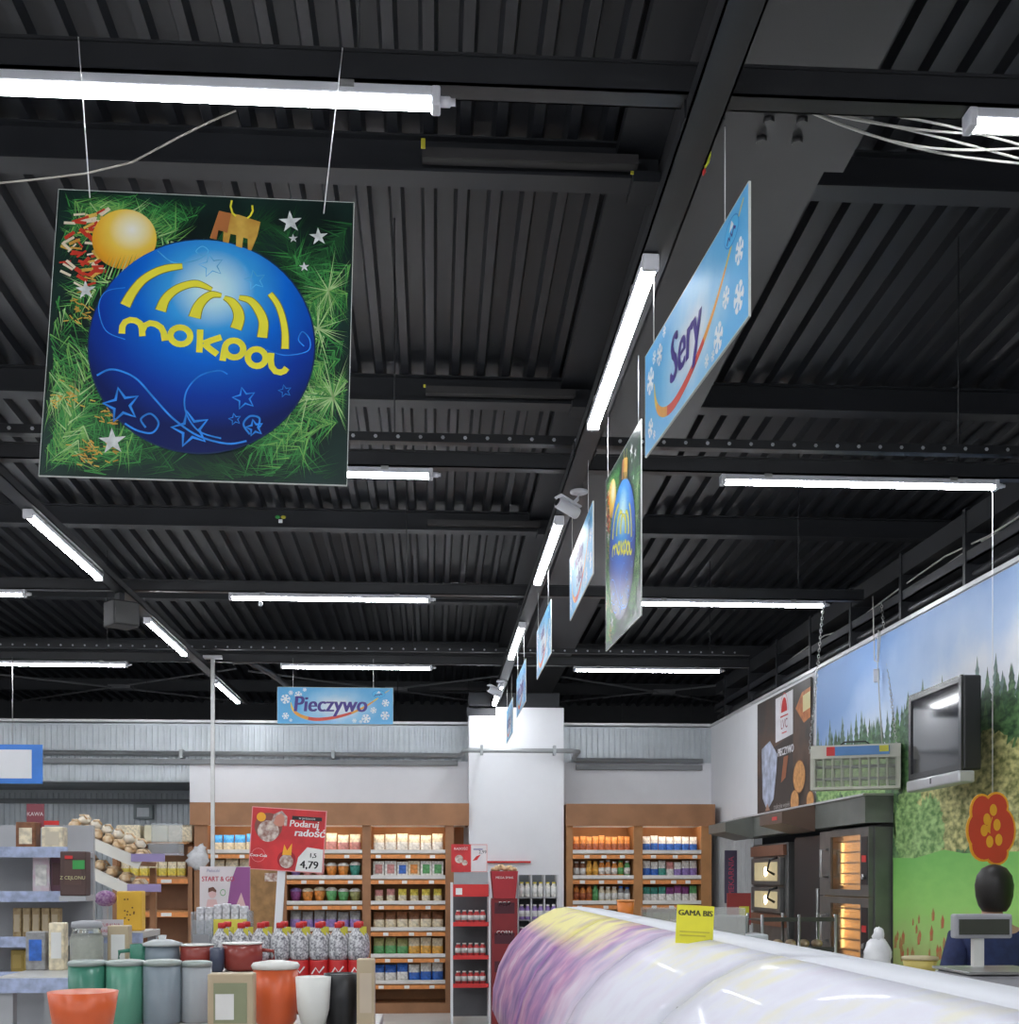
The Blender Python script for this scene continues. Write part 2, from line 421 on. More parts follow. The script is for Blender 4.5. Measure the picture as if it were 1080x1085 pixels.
# ================================================================== HANGING POSTERS
PW = .77
def q(cx, cy):
    """drawing point of the square print -> metres on the sheet"""
    u = 30+cx/2.919; v = 180+cy/2.919; t = (v-208)/301; l = 62-20*t; r = 378-7*t
    return ((u-l)/(r-l)-.5)*PW, (.5-t)*PW
greens = [mat('spruce_%s' % n, c, .4, var=.15, scale=30) for n, c in (('deep', (.01, .06, .02)), ('mid', (.02, .13, .035)), ('fresh', (.05, .27, .06)), ('lime', (.18, .42, .10)), ('pale', (.42, .6, .28)))]
pdark = mat('print_night_green', (.006, .022, .018), .35, var=.5, scale=5)
gold = mat('print_gold', (.75, .5, .1), .35, c2=(.5, .25, .04), scale=14)
yel = mat('print_yellow', (.85, .78, .05), .35, var=.04)
ballm = radial('print_blue_ball', (.025, .125), [(0, (.72, .9, .97)), (.045, (.5, .8, .93)), (.11, (.04, .36, .82)), (.19, (.0, .14, .66)), (.29, (.0, .04, .36)), (.38, (.0, .008, .10))])
gballm = radial('print_gold_ball', (-.19, .28), [(0, (.9, .88, .8)), (.03, (.9, .8, .45)), (.06, (.88, .6, .08)), (.1, (.8, .38, .02)), (.13, (.5, .2, .02))])
lblue = mat('print_light_blue', (.03, .25, .8), .35, var=.2, scale=20)
fblue = mat('print_faint_blue', (.1, .45, .85), .35, var=.3, scale=20)
silver = mat('print_silver', (.65, .68, .68), .35, var=.2, scale=40)
def smooth2(pts, wd, n=5):
    pts = [Vector(p_) for p_ in pts]; P = []; Wd = []
    for i in range(len(pts)-1):
        p0, p1, p2, p3 = pts[max(i-1, 0)], pts[i], pts[i+1], pts[min(i+2, len(pts)-1)]
        for k in range(n):
            t = k/n; P.append(.5*((2*p1)+(-p0+p2)*t+(2*p0-5*p1+4*p2-p3)*t*t+(-p0+3*p1-3*p2+p3)*t**3)); Wd.append(wd[i]*(1-t)+wd[i+1]*t)
    return P+[pts[-1]], Wd+[wd[-1]]
def square_print():
    rnd = random.Random(3)
    b = MB().m(pdark).box(-PW/2, -.002, -PW/2, PW/2, .002, PW/2)
    b.m(mat('sheet_edge', (.55, .58, .55), .4))
    e = .0015
    for (x0, z0, x1, z1) in ((-PW/2-e, -PW/2-e, PW/2+e, -PW/2), (-PW/2-e, PW/2, PW/2+e, PW/2+e), (-PW/2-e, -PW/2, -PW/2, PW/2), (PW/2, -PW/2, PW/2+e, PW/2)):
        b.box(x0, -.0025, z0, x1, .0025, z1)
    b.m(mat('print_back', (.6, .6, .6), .5)).box(-PW/2, .002, -PW/2, PW/2, .0024, PW/2)
    H = PW/2-.003
    # twigs: start, direction angle (deg), length, leaf angle spread, brightness
    tw = [((-.36, .1), 250, .3, 2), ((-.3, -.05), 245, .35, 3), ((-.2, -.2), 235, .28, 2), ((-.34, -.28), 300, .25, 2),
          ((-.15, .37), 200, .3, 2), ((-.1, .3), 160, .25, 1), ((.0, .36), 190, .22, 1), ((.05, .28), 20, .12, 0), ((-.27, .2), 230, .3, 3), ((-.35, .36), 330, .25, 3),
          ((.36, .14), 200, .2, 2), ((.3, .12), 120, .2, 1), ((.37, .0), 215, .2, 2), ((.34, -.12), 215, .28, 2), ((.3, -.25), 240, .22, 2), ((.2, .22), 330, .2, 1),
          ((-.05, -.36), 170, .3, 1), ((.1, -.34), 250, .1, 0), ((.22, -.32), 190, .25, 0), ((-.25, -.35), 40, .2, 2), ((.36, .3), 230, .15, 0), ((-.2, .1), 260, .2, 2),
          ((-.33, -.12), 200, .15, 3), ((-.1, .26), 100, .1, 2), ((.2, -.3), 320, .2, 1)]
    tw += [((-.22, .32), 180, .22, 2), ((-.02, .33), 175, .2, 2), ((-.36, .02), 270, .25, 2), ((-.28, -.15), 230, .2, 3), ((-.3, -.3), 250, .2, 3), ((-.12, -.33), 150, .2, 1), ((.36, .05), 190, .12, 3), ((.36, -.05), 200, .15, 3), ((.36, -.22), 190, .15, 3), ((.3, -.33), 160, .2, 1), ((.33, .22), 240, .18, 2), ((-.36, -.36), 60, .3, 3)]
    for rep in range(2):
        for (sx, sz), ang, ln, br in tw:
            a = math.radians(ang+rnd.uniform(-15, 15)); 
            if rep: sx += rnd.uniform(-.06, .06); sz += rnd.uniform(-.06, .06)
            for k in range(95):
                t = rnd.random(); x = sx+math.cos(a)*ln*t; z = sz+math.sin(a)*ln*t
                s_ = rnd.choice((-1, 1)); aa = a+s_*rnd.uniform(.25, 1.25); L = rnd.uniform(.04, .1)
                x2 = x+math.cos(aa)*L; z2 = z+math.sin(aa)*L
                if max(abs(x), abs(z), abs(x2), abs(z2)) > H: continue
                lv = max(0, min(4, br+rnd.choice((-1, -1, 0, 0, 1))-(0 if rep else 1)))
                n = Vector((-math.sin(aa), math.cos(aa)))*rnd.uniform(.0011, .0020)
                b.m(greens[lv]).poly([(x-n.x, z-n.y), (x2, z2), (x+n.x, z+n.y)], -.0024-.00018*lv-rnd.random()*.00015)
    # starburst twigs on the right
    for (cx, cz, nn) in ((.325, .135, 90), (.345, -.155, 90), (.3, .03, 50)):
        for k in range(nn):
            aa = rnd.uniform(0, 2*PI); L = rnd.uniform(.05, .13); x2 = cx+math.cos(aa)*L; z2 = cz+math.sin(aa)*L
            x2 = max(-H, min(H, x2)); z2 = max(-H, min(H, z2)); lv = rnd.choice((1, 2, 2, 3, 4)); n = Vector((-math.sin(aa), math.cos(aa)))*.0016
            b.m(greens[lv]).poly([(cx-n.x, cz-n.y), (x2, z2), (cx+n.x, cz+n.y)], -.0034-.00005*lv)
    # warm twigs
    for k in range(120):
        cx, cz = rnd.choice(((-.33, -.18), (-.3, .05), (-.25, -.32), (-.2, -.22))); x = cx+rnd.gauss(0, .025); z = cz+rnd.gauss(0, .02); aa = rnd.uniform(2.2, 3.6)
        if max(abs(x), abs(z)) < H-.02: b.m(gold).ribbon([(x, z), (x+.014*math.cos(aa), z+.014*math.sin(aa))], .003, -.0036)
    # red and gold ribbon, top left
    for k in range(70):
        x = rnd.uniform(-.375, -.27); z = rnd.uniform(.12, .32); aa = rnd.uniform(-.9, .9)
        c_ = rnd.choice(('r', 'r', 'w', 'g')); mm = {'r': mat('print_red_ribbon', (.55, .04, .02), .4), 'w': mat('print_cream', (.75, .65, .5), .4), 'g': gold}[c_]
        if x+.03*math.cos(aa) < H and abs(x) < H-.006: b.m(mm).ribbon([(x, z), (x+.03*math.cos(aa), z+.03*math.sin(aa))], rnd.uniform(.004, .011), -.0037-.00001*k)
    b.m(gballm).disc(q(297, 232), .083, -.0046, 36)
    for k in range(14):
        x, z = q(225+k*12, 330-k*2); b.m(greens[2+k % 3]).poly([(x-.002, z-.03), (x+.02, z+.035), (x+.003, z-.03)], -.0048)
    # ball with cap
    c = q(540, 552); R = .287
    b.m(mat('print_ball_rim', (.01, .03, .1), .35)).disc(c, R+.004, -.0044, 64)  # dark blue printed rim around the ball
    b.m(ballm).disc(c, R, -.0050, 64)
    cap = [q(*p_) for p_ in ((592, 130), (655, 140), (722, 160), (712, 205), (693, 252), (682, 250), (682, 215), (668, 212), (664, 245), (645, 240), (646, 205), (628, 202), (622, 232), (604, 228), (606, 195), (590, 192), (584, 222), (563, 218))]
    b.m(gold).poly(cap, -.0056)
    b.m(mat('print_copper', (.45, .16, .05), .35)).poly([q(592, 131), q(630, 136), q(618, 200), q(606, 195), q(590, 192), q(584, 222), q(564, 217)], -.0058)
    b.m(yel).ribbon([q(632, 95), q(628, 115), q(634, 135), q(645, 145)], .005, -.006).ribbon([q(696, 108), q(698, 125), q(690, 142), q(680, 150)], .005, -.006)
    # logo arcs
    k = .0001
    for i, (pts, wd) in enumerate(((((300, 441), (322, 400), (352, 362), (392, 334), (434, 318), (478, 311)), (.026, .022, .02, .019, .018, .013)),
                (((410, 453), (424, 418), (450, 390), (486, 371), (525, 364), (570, 380)), (.027, .022, .02, .018, .017, .008)),
                (((516, 470), (526, 438), (545, 412), (570, 396), (600, 398)), (.03, .025, .021, .017, .008)),
                (((608, 404), (632, 416), (650, 440), (655, 468), (645, 500)), (.008, .019, .024, .027, .028)),
                (((655, 402), (690, 410), (716, 438), (732, 476), (728, 524)), (.01, .017, .021, .023, .025)),
                (((752, 386), (775, 416), (791, 456), (800, 505), (800, 556)), (.013, .014, .015, .016, .018)))):
        P, wd = smooth2([q(*p_) for p_ in pts], wd); b.m(mat('print_gold_line', (.25, .22, .02), .4)).ribbon(P, [x+.004 for x in wd], -.0056-k*i)
        b.m(yel).ribbon(P, wd, -.0058-k*i)
    W = .0165
    def st(pts, cl=False, dy=0):
        P = [q(*p_) for p_ in pts]; b.m(yel).ribbon(P, W, -.006-dy, cl)
    def arc(cx, cy, rx, ry, a0=0, a1=360, n=20):
        return [(cx+rx*math.cos(math.radians(a0+(a1-a0)*i/n)), cy+ry*math.sin(math.radians(a0+(a1-a0)*i/n))) for i in range(n+1)]
    st([(290, 528), (292, 505), (300, 492), (315, 485), (332, 486), (346, 494), (352, 508), (354, 534)])
    st([(354, 515), (362, 500), (378, 492), (396, 495), (412, 505), (420, 520), (424, 545)], dy=.0001)
    st(arc(472, 528, 31, 26)[:-1], True)
    st([(534, 506), (533, 540), (531, 577)]); st([(600, 527), (570, 538), (545, 549)], dy=.0001); st([(545, 549), (566, 566), (588, 581)], dy=.0002)
    st(arc(640, 562, 29, 26)[:-1], True); st([(611, 560), (607, 580), (604, 600)], dy=.0001)
    st(arc(711, 586, 28, 26)[:-1], True)
    st([(757, 570), (755, 592), (758, 612), (770, 626), (786, 629), (798, 624), (806, 614)])
    # swirls and stars printed on the ball
    def cur(pts, wd, m_, y):
        P = [Vector(q(*p_)) for p_ in pts]; out = []
        for i in range(len(P)-1):
            p0 = P[max(i-1, 0)]; p1 = P[i]; p2 = P[i+1]; p3 = P[min(i+2, len(P)-1)]
            for s_ in range(6):
                t = s_/6; out.append(.5*((2*p1)+(-p0+p2)*t+(2*p0-5*p1+4*p2-p3)*t*t+(-p0+3*p1-3*p2+p3)*t*t*t))
        out.append(P[-1]); b.m(m_).ribbon(out, wd, y)
    cur([(213, 658), (260, 638), (330, 660), (390, 720), (450, 780), (530, 830), (620, 850), (680, 840)], .005, lblue, -.0053)
    cur([(620, 640), (590, 630), (530, 650), (490, 700), (490, 760), (530, 815), (600, 835)], .004, lblue, -.0054)
    cur([(300, 800), (340, 820), (385, 825), (405, 795), (380, 768), (350, 785), (365, 810)], .005, lblue, -.0053)
    cur([(300, 385), (240, 400), (218, 450), (240, 520), (300, 545)], .0025, lblue, -.0053)
    cur([(400, 265), (450, 300), (520, 290), (558, 262), (540, 245), (520, 262), (540, 275)], .0025, fblue, -.0053)
    cur([(740, 560), (800, 575), (870, 560), (878, 525), (855, 500), (842, 525), (860, 545)], .003, lblue, -.0053)
    cur([(690, 820), (670, 790), (690, 765), (720, 770), (715, 800)], .005, lblue, -.0053)
    for cx, cy, r_, wd, m_ in ((290, 745, .046, .008, lblue), (505, 810, .048, .008, lblue), (672, 712, .030, .005, lblue), (800, 685, .017, .003, lblue), (643, 776, .016, .003, lblue), (705, 800, .022, .006, lblue), (568, 305, .033, .003, fblue), (705, 345, .028, .003, fblue)):
        b.m(m_).staro(q(cx, cy), r_, -.0055, wd, a0=PI/2+.25)
    for cx, cy, r_ in ((816, 156, .032), (905, 199, .026), (825, 208, .013), (860, 297, .014), (178, 398, .027), (262, 855, .036)):
        b.m(silver).star(q(cx, cy), r_, -.0062, 5, .38, PI/2+.1)
    return b
def cords(t, pts):
    for a, c in pts: MB().m(cordm).tube([a, c], .0016, 5).build('hanging_cord', t)
t = thing('hanging_poster', 'big square poster of a blue ball with yellow mokpol lettering, facing the camera', 'poster', (0, 0, 0), 0, 'square Christmas ball posters')
cx_, _ = pt(213, None, 3.15)
t.location = (cx_, 3.15, 2.958)
tilt = math.radians(9.5)
pz = square_print().build('printed_sheet', t, recalc=False); pz.rotation_euler = (-tilt, math.radians(.7), 0); pz.scale = (.968, 1, 1.012)
cords(t, [((pt(95, None, 3.2)[0]-cx_, .052, .365), (pt(83, None, 3.3)[0]-cx_, .150, RH+.075-2.958)), ((pt(343, None, 3.2)[0]-cx_, .052, .345), (pt(363, None, 3.3)[0]-cx_, .150, RH+.075-2.958))])
psheet = pz
t2 = thing('hanging_poster', 'square poster of a blue mokpol ball seen almost edge-on, under the Sery sign', 'poster', (.80, 5.2, 3.01), -PI/2+.04, 'square Christmas ball posters')
o = bpy.data.objects.new('printed_sheet', psheet.data); COL.objects.link(o); o.parent = t2
cords(t2, [((-.34, 0, .385), (-.34, 0, RH-.053-3.01)), ((.33, 0, .385), (.33, 0, RH-.053-3.01))])

# blue department signs
SL, SH = 1.09, .345
signm = radial('print_sky_blue', (.02, -.02), [(0, (.86, .88, .92)), (.2, (.78, .84, .92)), (.36, (.32, .62, .87)), (.5, (.14, .48, .82)), (.75, (.11, .44, .8))], .4, 1, 1.9, .22)
purp = mat('print_dark_violet', (.06, .035, .26), .4)
swc = [mat('swoosh_%s' % n, c, .4) for n, c in (('yellow', (.85, .6, .1)), ('amber', (.85, .38, .06)), ('red', (.68, .08, .05)))]
flk = mat('print_snow_white', (.85, .88, .93), .4)
def dept_sign(lines, label, loc, rz, top, rope=(.34, -.44)):
    t = thing('department_sign', label, 'sign', loc, rz, 'blue hanging department signs')
    b = MB().m(signm).box(-SL/2, -.003, -SH/2, SL/2, .003, SH/2)
    b.m(mat('sheet_edge', (.55, .58, .55), .4)); e = .003
    b.box(-SL/2-e, -.0032, -SH/2-e, SL/2+e, .0032, -SH/2).box(-SL/2-e, -.0032, SH/2, SL/2+e, .0032, SH/2+e).box(-SL/2-e, -.0032, -SH/2, -SL/2, .0032, SH/2).box(SL/2, -.0032, -SH/2, SL/2+e, .0032, SH/2)
    pts = [(-.42, .03), (-.405, -.03), (-.36, -.08), (-.28, -.115), (-.18, -.13), (-.06, -.12), (.06, -.095), (.18, -.055), (.29, .0), (.38, .06), (.46, .12), (.52, .16)]
    wd = [.006, .02, .03, .032, .032, .03, .026, .022, .017, .012, .007, .004]
    P = []; Wd = []
    for i in range(len(pts)-1):
        p0 = Vector(pts[max(i-1, 0)]); p1 = Vector(pts[i]); p2 = Vector(pts[i+1]); p3 = Vector(pts[min(i+2, len(pts)-1)])
        for s_ in range(4):
            tt = s_/4; P.append(.5*((2*p1)+(-p0+p2)*tt+(2*p0-5*p1+4*p2-p3)*tt*tt+(-p0+3*p1-3*p2+p3)*tt**3)); Wd.append(wd[i]*(1-tt)+wd[i+1]*tt)
    n = len(P)
    for a, c, m_ in ((0, 7, 0), (6, 14, 1), (13, 28, 2), (27, 36, 1), (35, n, 0)): b.m(swc[m_]).ribbon(P[a:c], Wd[a:c], -.0036-.0001*m_)
    b.m(mat('print_logo_rim', (.02, .25, .65), .4)).disc((.41, .115), .062, -.0040, 28, .038)
    b.m(mat('print_logo_blue', (.1, .5, .85), .4)).disc((.41, .115), .058, -.0042, 28, .034)
    b.m(purp).ribbon([(.37, .095), (.385, .11), (.395, .098), (.405, .114), (.415, .1), (.43, .118), (.445, .108)], .009, -.0045)
    b.m(flk).poly([(.39, .12), (.41, .145), (.43, .125), (.415, .122)], -.0046)
    for (x, z, r_, a) in ((-.47, .06, .045, .2), (-.42, .12, .022, 0), (-.35, .1, .035, .3), (-.47, -.1, .032, .1), (-.42, -.14, .015, .4), (.29, -.12, .042, .1), (.36, -.04, .03, .3), (.47, -.09, .042, 0), (.24, -.15, .016, 0), (.475, .03, .035, .2), (-.29, .15, .018, .3), (.18, -.14, .02, .1)):
        b.m(flk).flake((x, z), r_, -.0038, a)
    b.m(purp)
    if len(lines) == 1: b.text(lines[0], .21, -.05, -.055, -.0048, .004, .12, sx=.92 if len(lines[0]) < 6 else .88)
    else:
        b.text(lines[0], .12, -.05, .035, -.0048, .003, .12); b.text(lines[1], .12, -.02, -.075, -.0048, .003, .12)
    b.build('printed_board', t, recalc=False)
    zc = loc[2]
    for x in rope: MB().m(cordm).tube([(x, 0, SH/2), (x, 0, top-zc)], .0016, 5).build('hanging_cord', t)
    return t
ZS = EYE+1.8-SH/2
dept_sign(['Sery'], 'large blue sign reading Sery, seen at a steep angle, nearest of the row', (.778, 3.71, ZS), -PI/2+.075, RH-.053)
dept_sign(['wędliny', 'z lady'], 'blue two-line sign hanging just left of the edge-on square poster', (.772, 6.45, ZS), -PI/2-.01, RH-.053)
dept_sign(['nabiał', 'i jaja'], 'small blue sign right of the third sign rail light, behind the two-line sign', (.765, 8.55, ZS), -PI/2, RH-.053)
dept_sign(['mrożonki'], 'narrow edge-on blue sign hanging above the white column', (.765, 10.75, ZS), -PI/2, RH-.053)
dept_sign(['napoje'], 'furthest edge-on blue sign, in front of the white column', (.80, 12.95, ZS), -PI/2, RH-.053)
dept_sign(['Pieczywo'], 'blue sign reading Pieczywo facing the camera in front of the back wall', (pt(355.5, None, 12.33)[0], 12.33, EYE+1.87-SH/2*1.04), 0, RH+.02, (-.40, .36)).scale = (1.04, 1, 1.04)
# blue panel at left edge
x0 = pt(-20, None, 12.3)[0]; x1 = pt(44, None, 12.3)[0]
t = thing('department_sign', 'plain blue panel at the left edge in front of the ribbed wall', 'sign', ((x0+x1)/2, 12.33, pt(0, 830, 12.3)[1]), 0)
MB().m(mat('plain_blue', (.05, .22, .7), .5)).box(-(x1-x0)/2, -.01, 0, (x1-x0)/2, .01, .38).m(white).box(-(x1-x0)/2+.06, -.012, .05, (x1-x0)/2-.1, -.0105, .33).build('panel', t)
MB().m(steel).tube([(0, 0, .38), (0, 0, RH+.02-t.location.z)], .004, 6).build('hanging_rod', t)

# ================================================================== things fixed to rails and roof
def camera_thing(label, loc, rz, s=1):
    t = thing('security_camera', label, 'camera', loc, rz, 'white security cameras'); t.scale = (s, s, s)
    MB().m(capm).lathe([(.05, 0), (.05, -.012), (.03, -.02)], (0, 0, 0), 18).build('base_plate', t)
    MB().m(capm).tube([(0, 0, -.015), (-.01, 0, -.05), (-.04, -.01, -.08)], .011, 8).build('arm', t)
    M = Matrix.Translation((-.07, -.02, -.11)) @ Euler((0, .35, .25)).to_matrix().to_4x4()
    b = MB().m(capm).lathe([(.030, -.075), (.033, -.07), (.033, .06), (.028, .068)], (0, 0, 0), 16, M=M @ Matrix.Rotation(PI/2, 4, 'Y')); bd = b.build('camera_body', t)
    MB().m(black).lathe([(.022, -.078), (.022, -.074)], (0, 0, 0), 14, M=M @ Matrix.Rotation(PI/2, 4, 'Y')).build('lens', bd)
    MB().m(capm).box(-.085, -.036, .03, .06, .036, .038, M).build('sun_shield', t)
camera_thing('white bullet camera under the sign rail beside the second light', (.78, 6.6, RH-.052), .2, .95)
x, z = pt(527, 738, 13.0); camera_thing('tiny far security camera at the end of the sign rail', (.72, 13.05, RH-.052), .2, 1.1)
x, z = pt(537.5, 693, 11.75)
# loudspeaker on the left rail
t = thing('loudspeaker', 'grey boxy loudspeaker hung diagonally from the left light rail', 'loudspeaker', (-2.24, 9.2, RH-.15), math.radians(38))
MB().m(mat('speaker_dark', (.03, .03, .033), .6)).box(-.13, -.08, -.15, .07, .1, .03, bev=.01).build('cabinet', t)
MB().m(mat('speaker_grille', (.06, .06, .06), .7, bump=.6, scale=300)).box(-.12, -.095, -.14, .06, -.078, .02, bev=.004).build('grille', t)
MB().m(darkst).box(-.06, -.02, .03, -.02, .06, .10).build('bracket', t)
# hanging power pole at left
X, _ = pt(225.5, None, 12.2)
t = thing('power_pole', 'thin white vertical pole coming down from the ceiling rail at left', 'pole', (X, 12.2, 0))
MB().m(mat('pole_white', (.62, .62, .62), .4)).box(-.018, -.018, 0, .018, .018, RH+.0, bev=.004).build('shaft', t)
MB().m(pale).box(-.09, -.03, RH+.0, .09, .03, RH+.03).build('top_bracket', t)
# angled duct left of Pieczywo sign
t = thing('cable_duct', 'dark bent cable duct running down behind the Pieczywo sign', 'duct', (pt(255, None, 12.44)[0], 12.44, RH))
MB().m(darkst).tube([(-.08, 0, .02), (.08, 0, .02), (.24, .5, -.02), (.42, 2.0, -.06)], .03, 6).build('duct_body', t)
# loose white cables top right
t = thing('cable_bundle', 'bunch of loose white cables sagging at the top right', 'cables', (.97, 3.45, RH))
for k in range(5):
    pts = []
    for i in range(11):
        s_ = i/10; u = 845+s_*235; v = 113+s_*(30, 40, 44, 55, 60)[k]+(6, -8, 14, -3, 9)[k]*math.sin(PI*s_)*(1 if k % 2 else 1.3)
        X, Z = pt(u, v, 3.46+.02*k+ .05*s_); pts.append((X-.97, .01+.02*k+.05*s_, Z-RH))
    MB().m(mat('old_white_cable', (.6, .59, .55), .6)).tube(pts, .0035, 6).build('cable', t)
# thin cable top left
t = thing('thin_cable', 'thin grey cable sagging above the big square poster', 'cable', (-1.3, 3.8, RH))
pts = []
for u, v in ((-20, 196), (40, 190), (90, 184), (140, 172), (190, 145), (225, 128), (250, 117)):
    X, Z = pt(u, v, 3.8); pts.append((X+1.3, 0, Z-RH))
MB().m(mat('grey_cable', (.25, .23, .21), .6)).tube(pts, .003, 6).build('cable_run', t)
# small tags and ornaments
def tagat(u, v, Y, w_, h_, c, label, name='coloured_tag', cat='tag'):
    X, Z = pt(u, v, Y); o = MB().m(c).box(-w_/2, -.004, -h_/2, w_/2, .004, h_/2, bev=.002).build(name, loc=(X, Y, Z)); return tag(o, label, cat)
ylw = mat('yellow_sticker', (.6, .55, .05), .5); grn = mat('green_sticker', (.05, .35, .08), .5)
tagat(448.5, 152, 5.6, .02, .045, ylw, 'small yellow tag on the purlin right of the brightest tube')
tagat(670, 183, 5.5, .015, .015, ylw, 'tiny yellow dot on the purlin left of the girder')
tagat(450, 409, 8.2, .015, .02, ylw, 'tiny yellow tag on the purlin in the centre of the roof')
X, Z = .797, RH-.03
t = thing('fishing_float', 'yellow and red painted float stuck to the sign rail', 'ornament', (X, 3.56, Z), 0, None, 0, .25)
MB().m(mat('float_yellow', (.75, .8, .05), .4)).lathe([(.002, -.03), (.008, -.012), (.008, .012), (.002, .03)], (0, 0, 0), 10).build('float_body', t)
MB().m(red).lathe([(.002, .03), (.006, .04), (.002, .055)], (0, 0, 0), 8).lathe([(.002, -.052), (.006, -.04), (.002, -.03)], (0, 0, 0), 8).build('float_tips', t)
X, Z = pt(297, 551, 11.0)
t = thing('roof_ornament', 'green and yellow dots with a white snowflake on the purlin at left centre', 'ornament', (X, 10.98, Z))
MB().m(grn).blob((-.02, 0, .02), .022, .006, .016).build('green_dot', t); MB().m(ylw).blob((.03, 0, .02), .022, .006, .016).build('yellow_dot', t)
MB().m(flk).box(-.012, -.004, -.03, .022, .004, 0).build('white_patch', t)
tagat(276, 640, 9.3, .03, .03, flk, 'small white square hanging under the middle-left tube light', 'small_card', 'card')
# roof bracing beyond the partition
for u0, lab in ((134, 'left'), (420, 'middle'), (705, 'right')):
    Xc = (u0-459)/F*18.2; zz = roof(18.2)-.34
    t = thing('roof_bracing', 'thin crossed steel rods high at the back, %s of the three crosses' % {'left': 'leftmost', 'middle': 'the one', 'right': 'rightmost'}[lab] if lab != 'middle' else 'thin crossed steel rods high at the back, just above the Pieczywo sign', 'bracing', (Xc, 18.2, zz), 0, 'crossed roof rods')
    rodm = mat('rod_steel', (.14, .14, .15), .5)
    MB().m(rodm).tube([(-1.9, -1.6, 0), (1.9, 1.6, 0)], .014, 6).build('rod', t)
    MB().m(rodm).tube([(-1.9, 1.6, .03), (1.9, -1.6, .03)], .014, 6).build('rod', t)
    MB().m(rodm).box(-.16, -.1, -.01, .16, .1, .04).build('node_plate', t)
# services along the top of the right partition
t = thing('service_tray', 'dark cable tray with pipes above the mural and the right wall', 'cable tray', (3.56, 10, 3.5))
MB().m(darkst).box(-.12, -4.8, .12, .1, 5, .135).box(-.12, -4.8, .12, -.11, 5, .2).box(.09, -4.8, .12, .1, 5, .2).build('tray', t)
MB().m(railm).tube([(-.05, -4.8, .06), (-.05, 5, .06)], .035, 8).build('pipe', t)
MB().m(railm).tube([(.06, -4.8, .25), (.05, 5, .24)], .05, 8).build('pipe', t)
MB().m(railm).box(-.12, -4.8, .32, .12, 4.9, .46).build('duct', t)
for i in range(9): MB().m(darkst).box(-.13, -4.4+i*1.1, -.029, .11, -4.36+i*1.1, .48).build('support_bracket', t)
cb = [(-.02, -3.4, .23), (-.08, -3.0, .19), (-.02, -2.2, .27), (-.06, -1.5, .22), (-.05, -.2, .16), (0, .5, .25), (-.02, 1.2, .22), (-.08, 2.2, .14), (-.0, 3.4, .22)]
MB().m(mat('old_white_cable', (.6, .59, .55), .6)).tube(cb, .008, 6).build('loose_cable', t)
MB().m(mat('old_white_cable', (.6, .59, .55), .6)).tube([(p_[0]-.03, p_[1]+.5, p_[2]+.03) for p_ in cb], .006, 6).build('loose_cable', t)
# wall pipe
t = thing('wall_pipe', 'long pale pipe running along the back wall and round the white column', 'pipe', (0, YW-.1, 3.07))
pm = mat('pale_pipe', (.36, .38, .39), .4, .3)
MB().m(pm).tube([(-7.2, 0, .01), (.3, 0, 0), (.34, -.1, 0), (.36, -.56, 0), (.42, -.6, 0), (1.62, -.6, 0), (1.7, -.56, -.005), (1.7, -.1, -.03), (1.74, 0, -.05), (3.3, 0, -.05)], .028, 10).build('pipe_run', t)
MB().m(mat('pipe_shadow', (.22, .23, .24), .5)).box(-7.2, .02, -.12, .3, .085, -.06).box(1.74, .02, -.16, 3.3, .085, -.1).build('pipe_shadow_strip', t)  # dark strips paint the shadow beneath the pipe
for x in (-5.5, -3.0, -1.2): MB().m(pm).box(x-.02, -.04, -.05, x+.02, .09, .05).build('pipe_clamp', t)
for x in (.55, 1.4): MB().m(pm).box(x, -.64, -.05, x+.03, -.52, .06).build('pipe_clamp', t)
# alcove box
X, Z = pt(152.5, 868, 16.5)
t = thing('wall_hatch', 'small grey framed hatch on the ribbed wall of the alcove', 'hatch', (X, 16.5, Z))
MB().m(mat('hatch_frame', (.22, .26, .27), .5)).box(-.12, -.06, 0, .12, .06, .03).box(-.12, -.06, .15, .12, .06, .19).box(-.12, -.06, .03, -.09, .06, .15).box(.08, -.06, .03, .12, .06, .15).build('frame', t)
MB().m(clad).box(-.09, -.02, .03, .08, .03, .15).build('panel', t)

# ================================================================== RIGHT WALL PICTURES
# drawn flat in local x/z (x grows toward the camera), then turned to face the hall
def wallpic(name, label, cat, y_far, y_near, z0, z1, fn, mats_bg, depth=.012, cut=None):
    cy = (y_far+y_near)/2; L = y_far-y_near
    b = MB().m(mats_bg)
    if cut:
        xc = cy-cut[0]; b.box(-L/2, 0, cut[1], xc, depth, z1).box(xc, 0, z0, L/2, depth, z1)
    else: b.box(-L/2, 0, z0, L/2, depth, z1)
    fn(b, L); o = b.build(name, loc=(wx-.03, cy, 0), rot=(0, 0, -PI/2), recalc=False); return tag(o, label, cat)
sky = vertical('print_mural_sky', 2.5, 3.44, [(0, (.85, .86, .9)), (.40, (.78, .81, .88)), (.66, (.42, .56, .80)), (1, (.22, .38, .70))], 1.3, .8, .55, kx=-.2)
forest = [mat('print_forest_%d' % i, c, .5, scale=22, c2=a, sq=(.45, 1, 1)) for i, (a, c) in enumerate((((.025, .07, .03), (.16, .32, .12)), ((.02, .05, .03), (.09, .20, .09)), ((.08, .15, .14), (.18, .28, .24))))]
bush = [mat('print_bush_%d' % i, c, .5, scale=26, c2=a, sq=(.5, 1, 1)) for i, (a, c) in enumerate((((.16, .18, .05), (.72, .68, .30)), ((.10, .24, .06), (.45, .66, .26))))]
field = vertical('print_meadow', .9, 1.75, [(.0, (.42, .42, .16)), (.3, (.38, .58, .18)), (.6, (.33, .68, .16)), (1, (.20, .55, .12))], .35, 5, stretch=3)
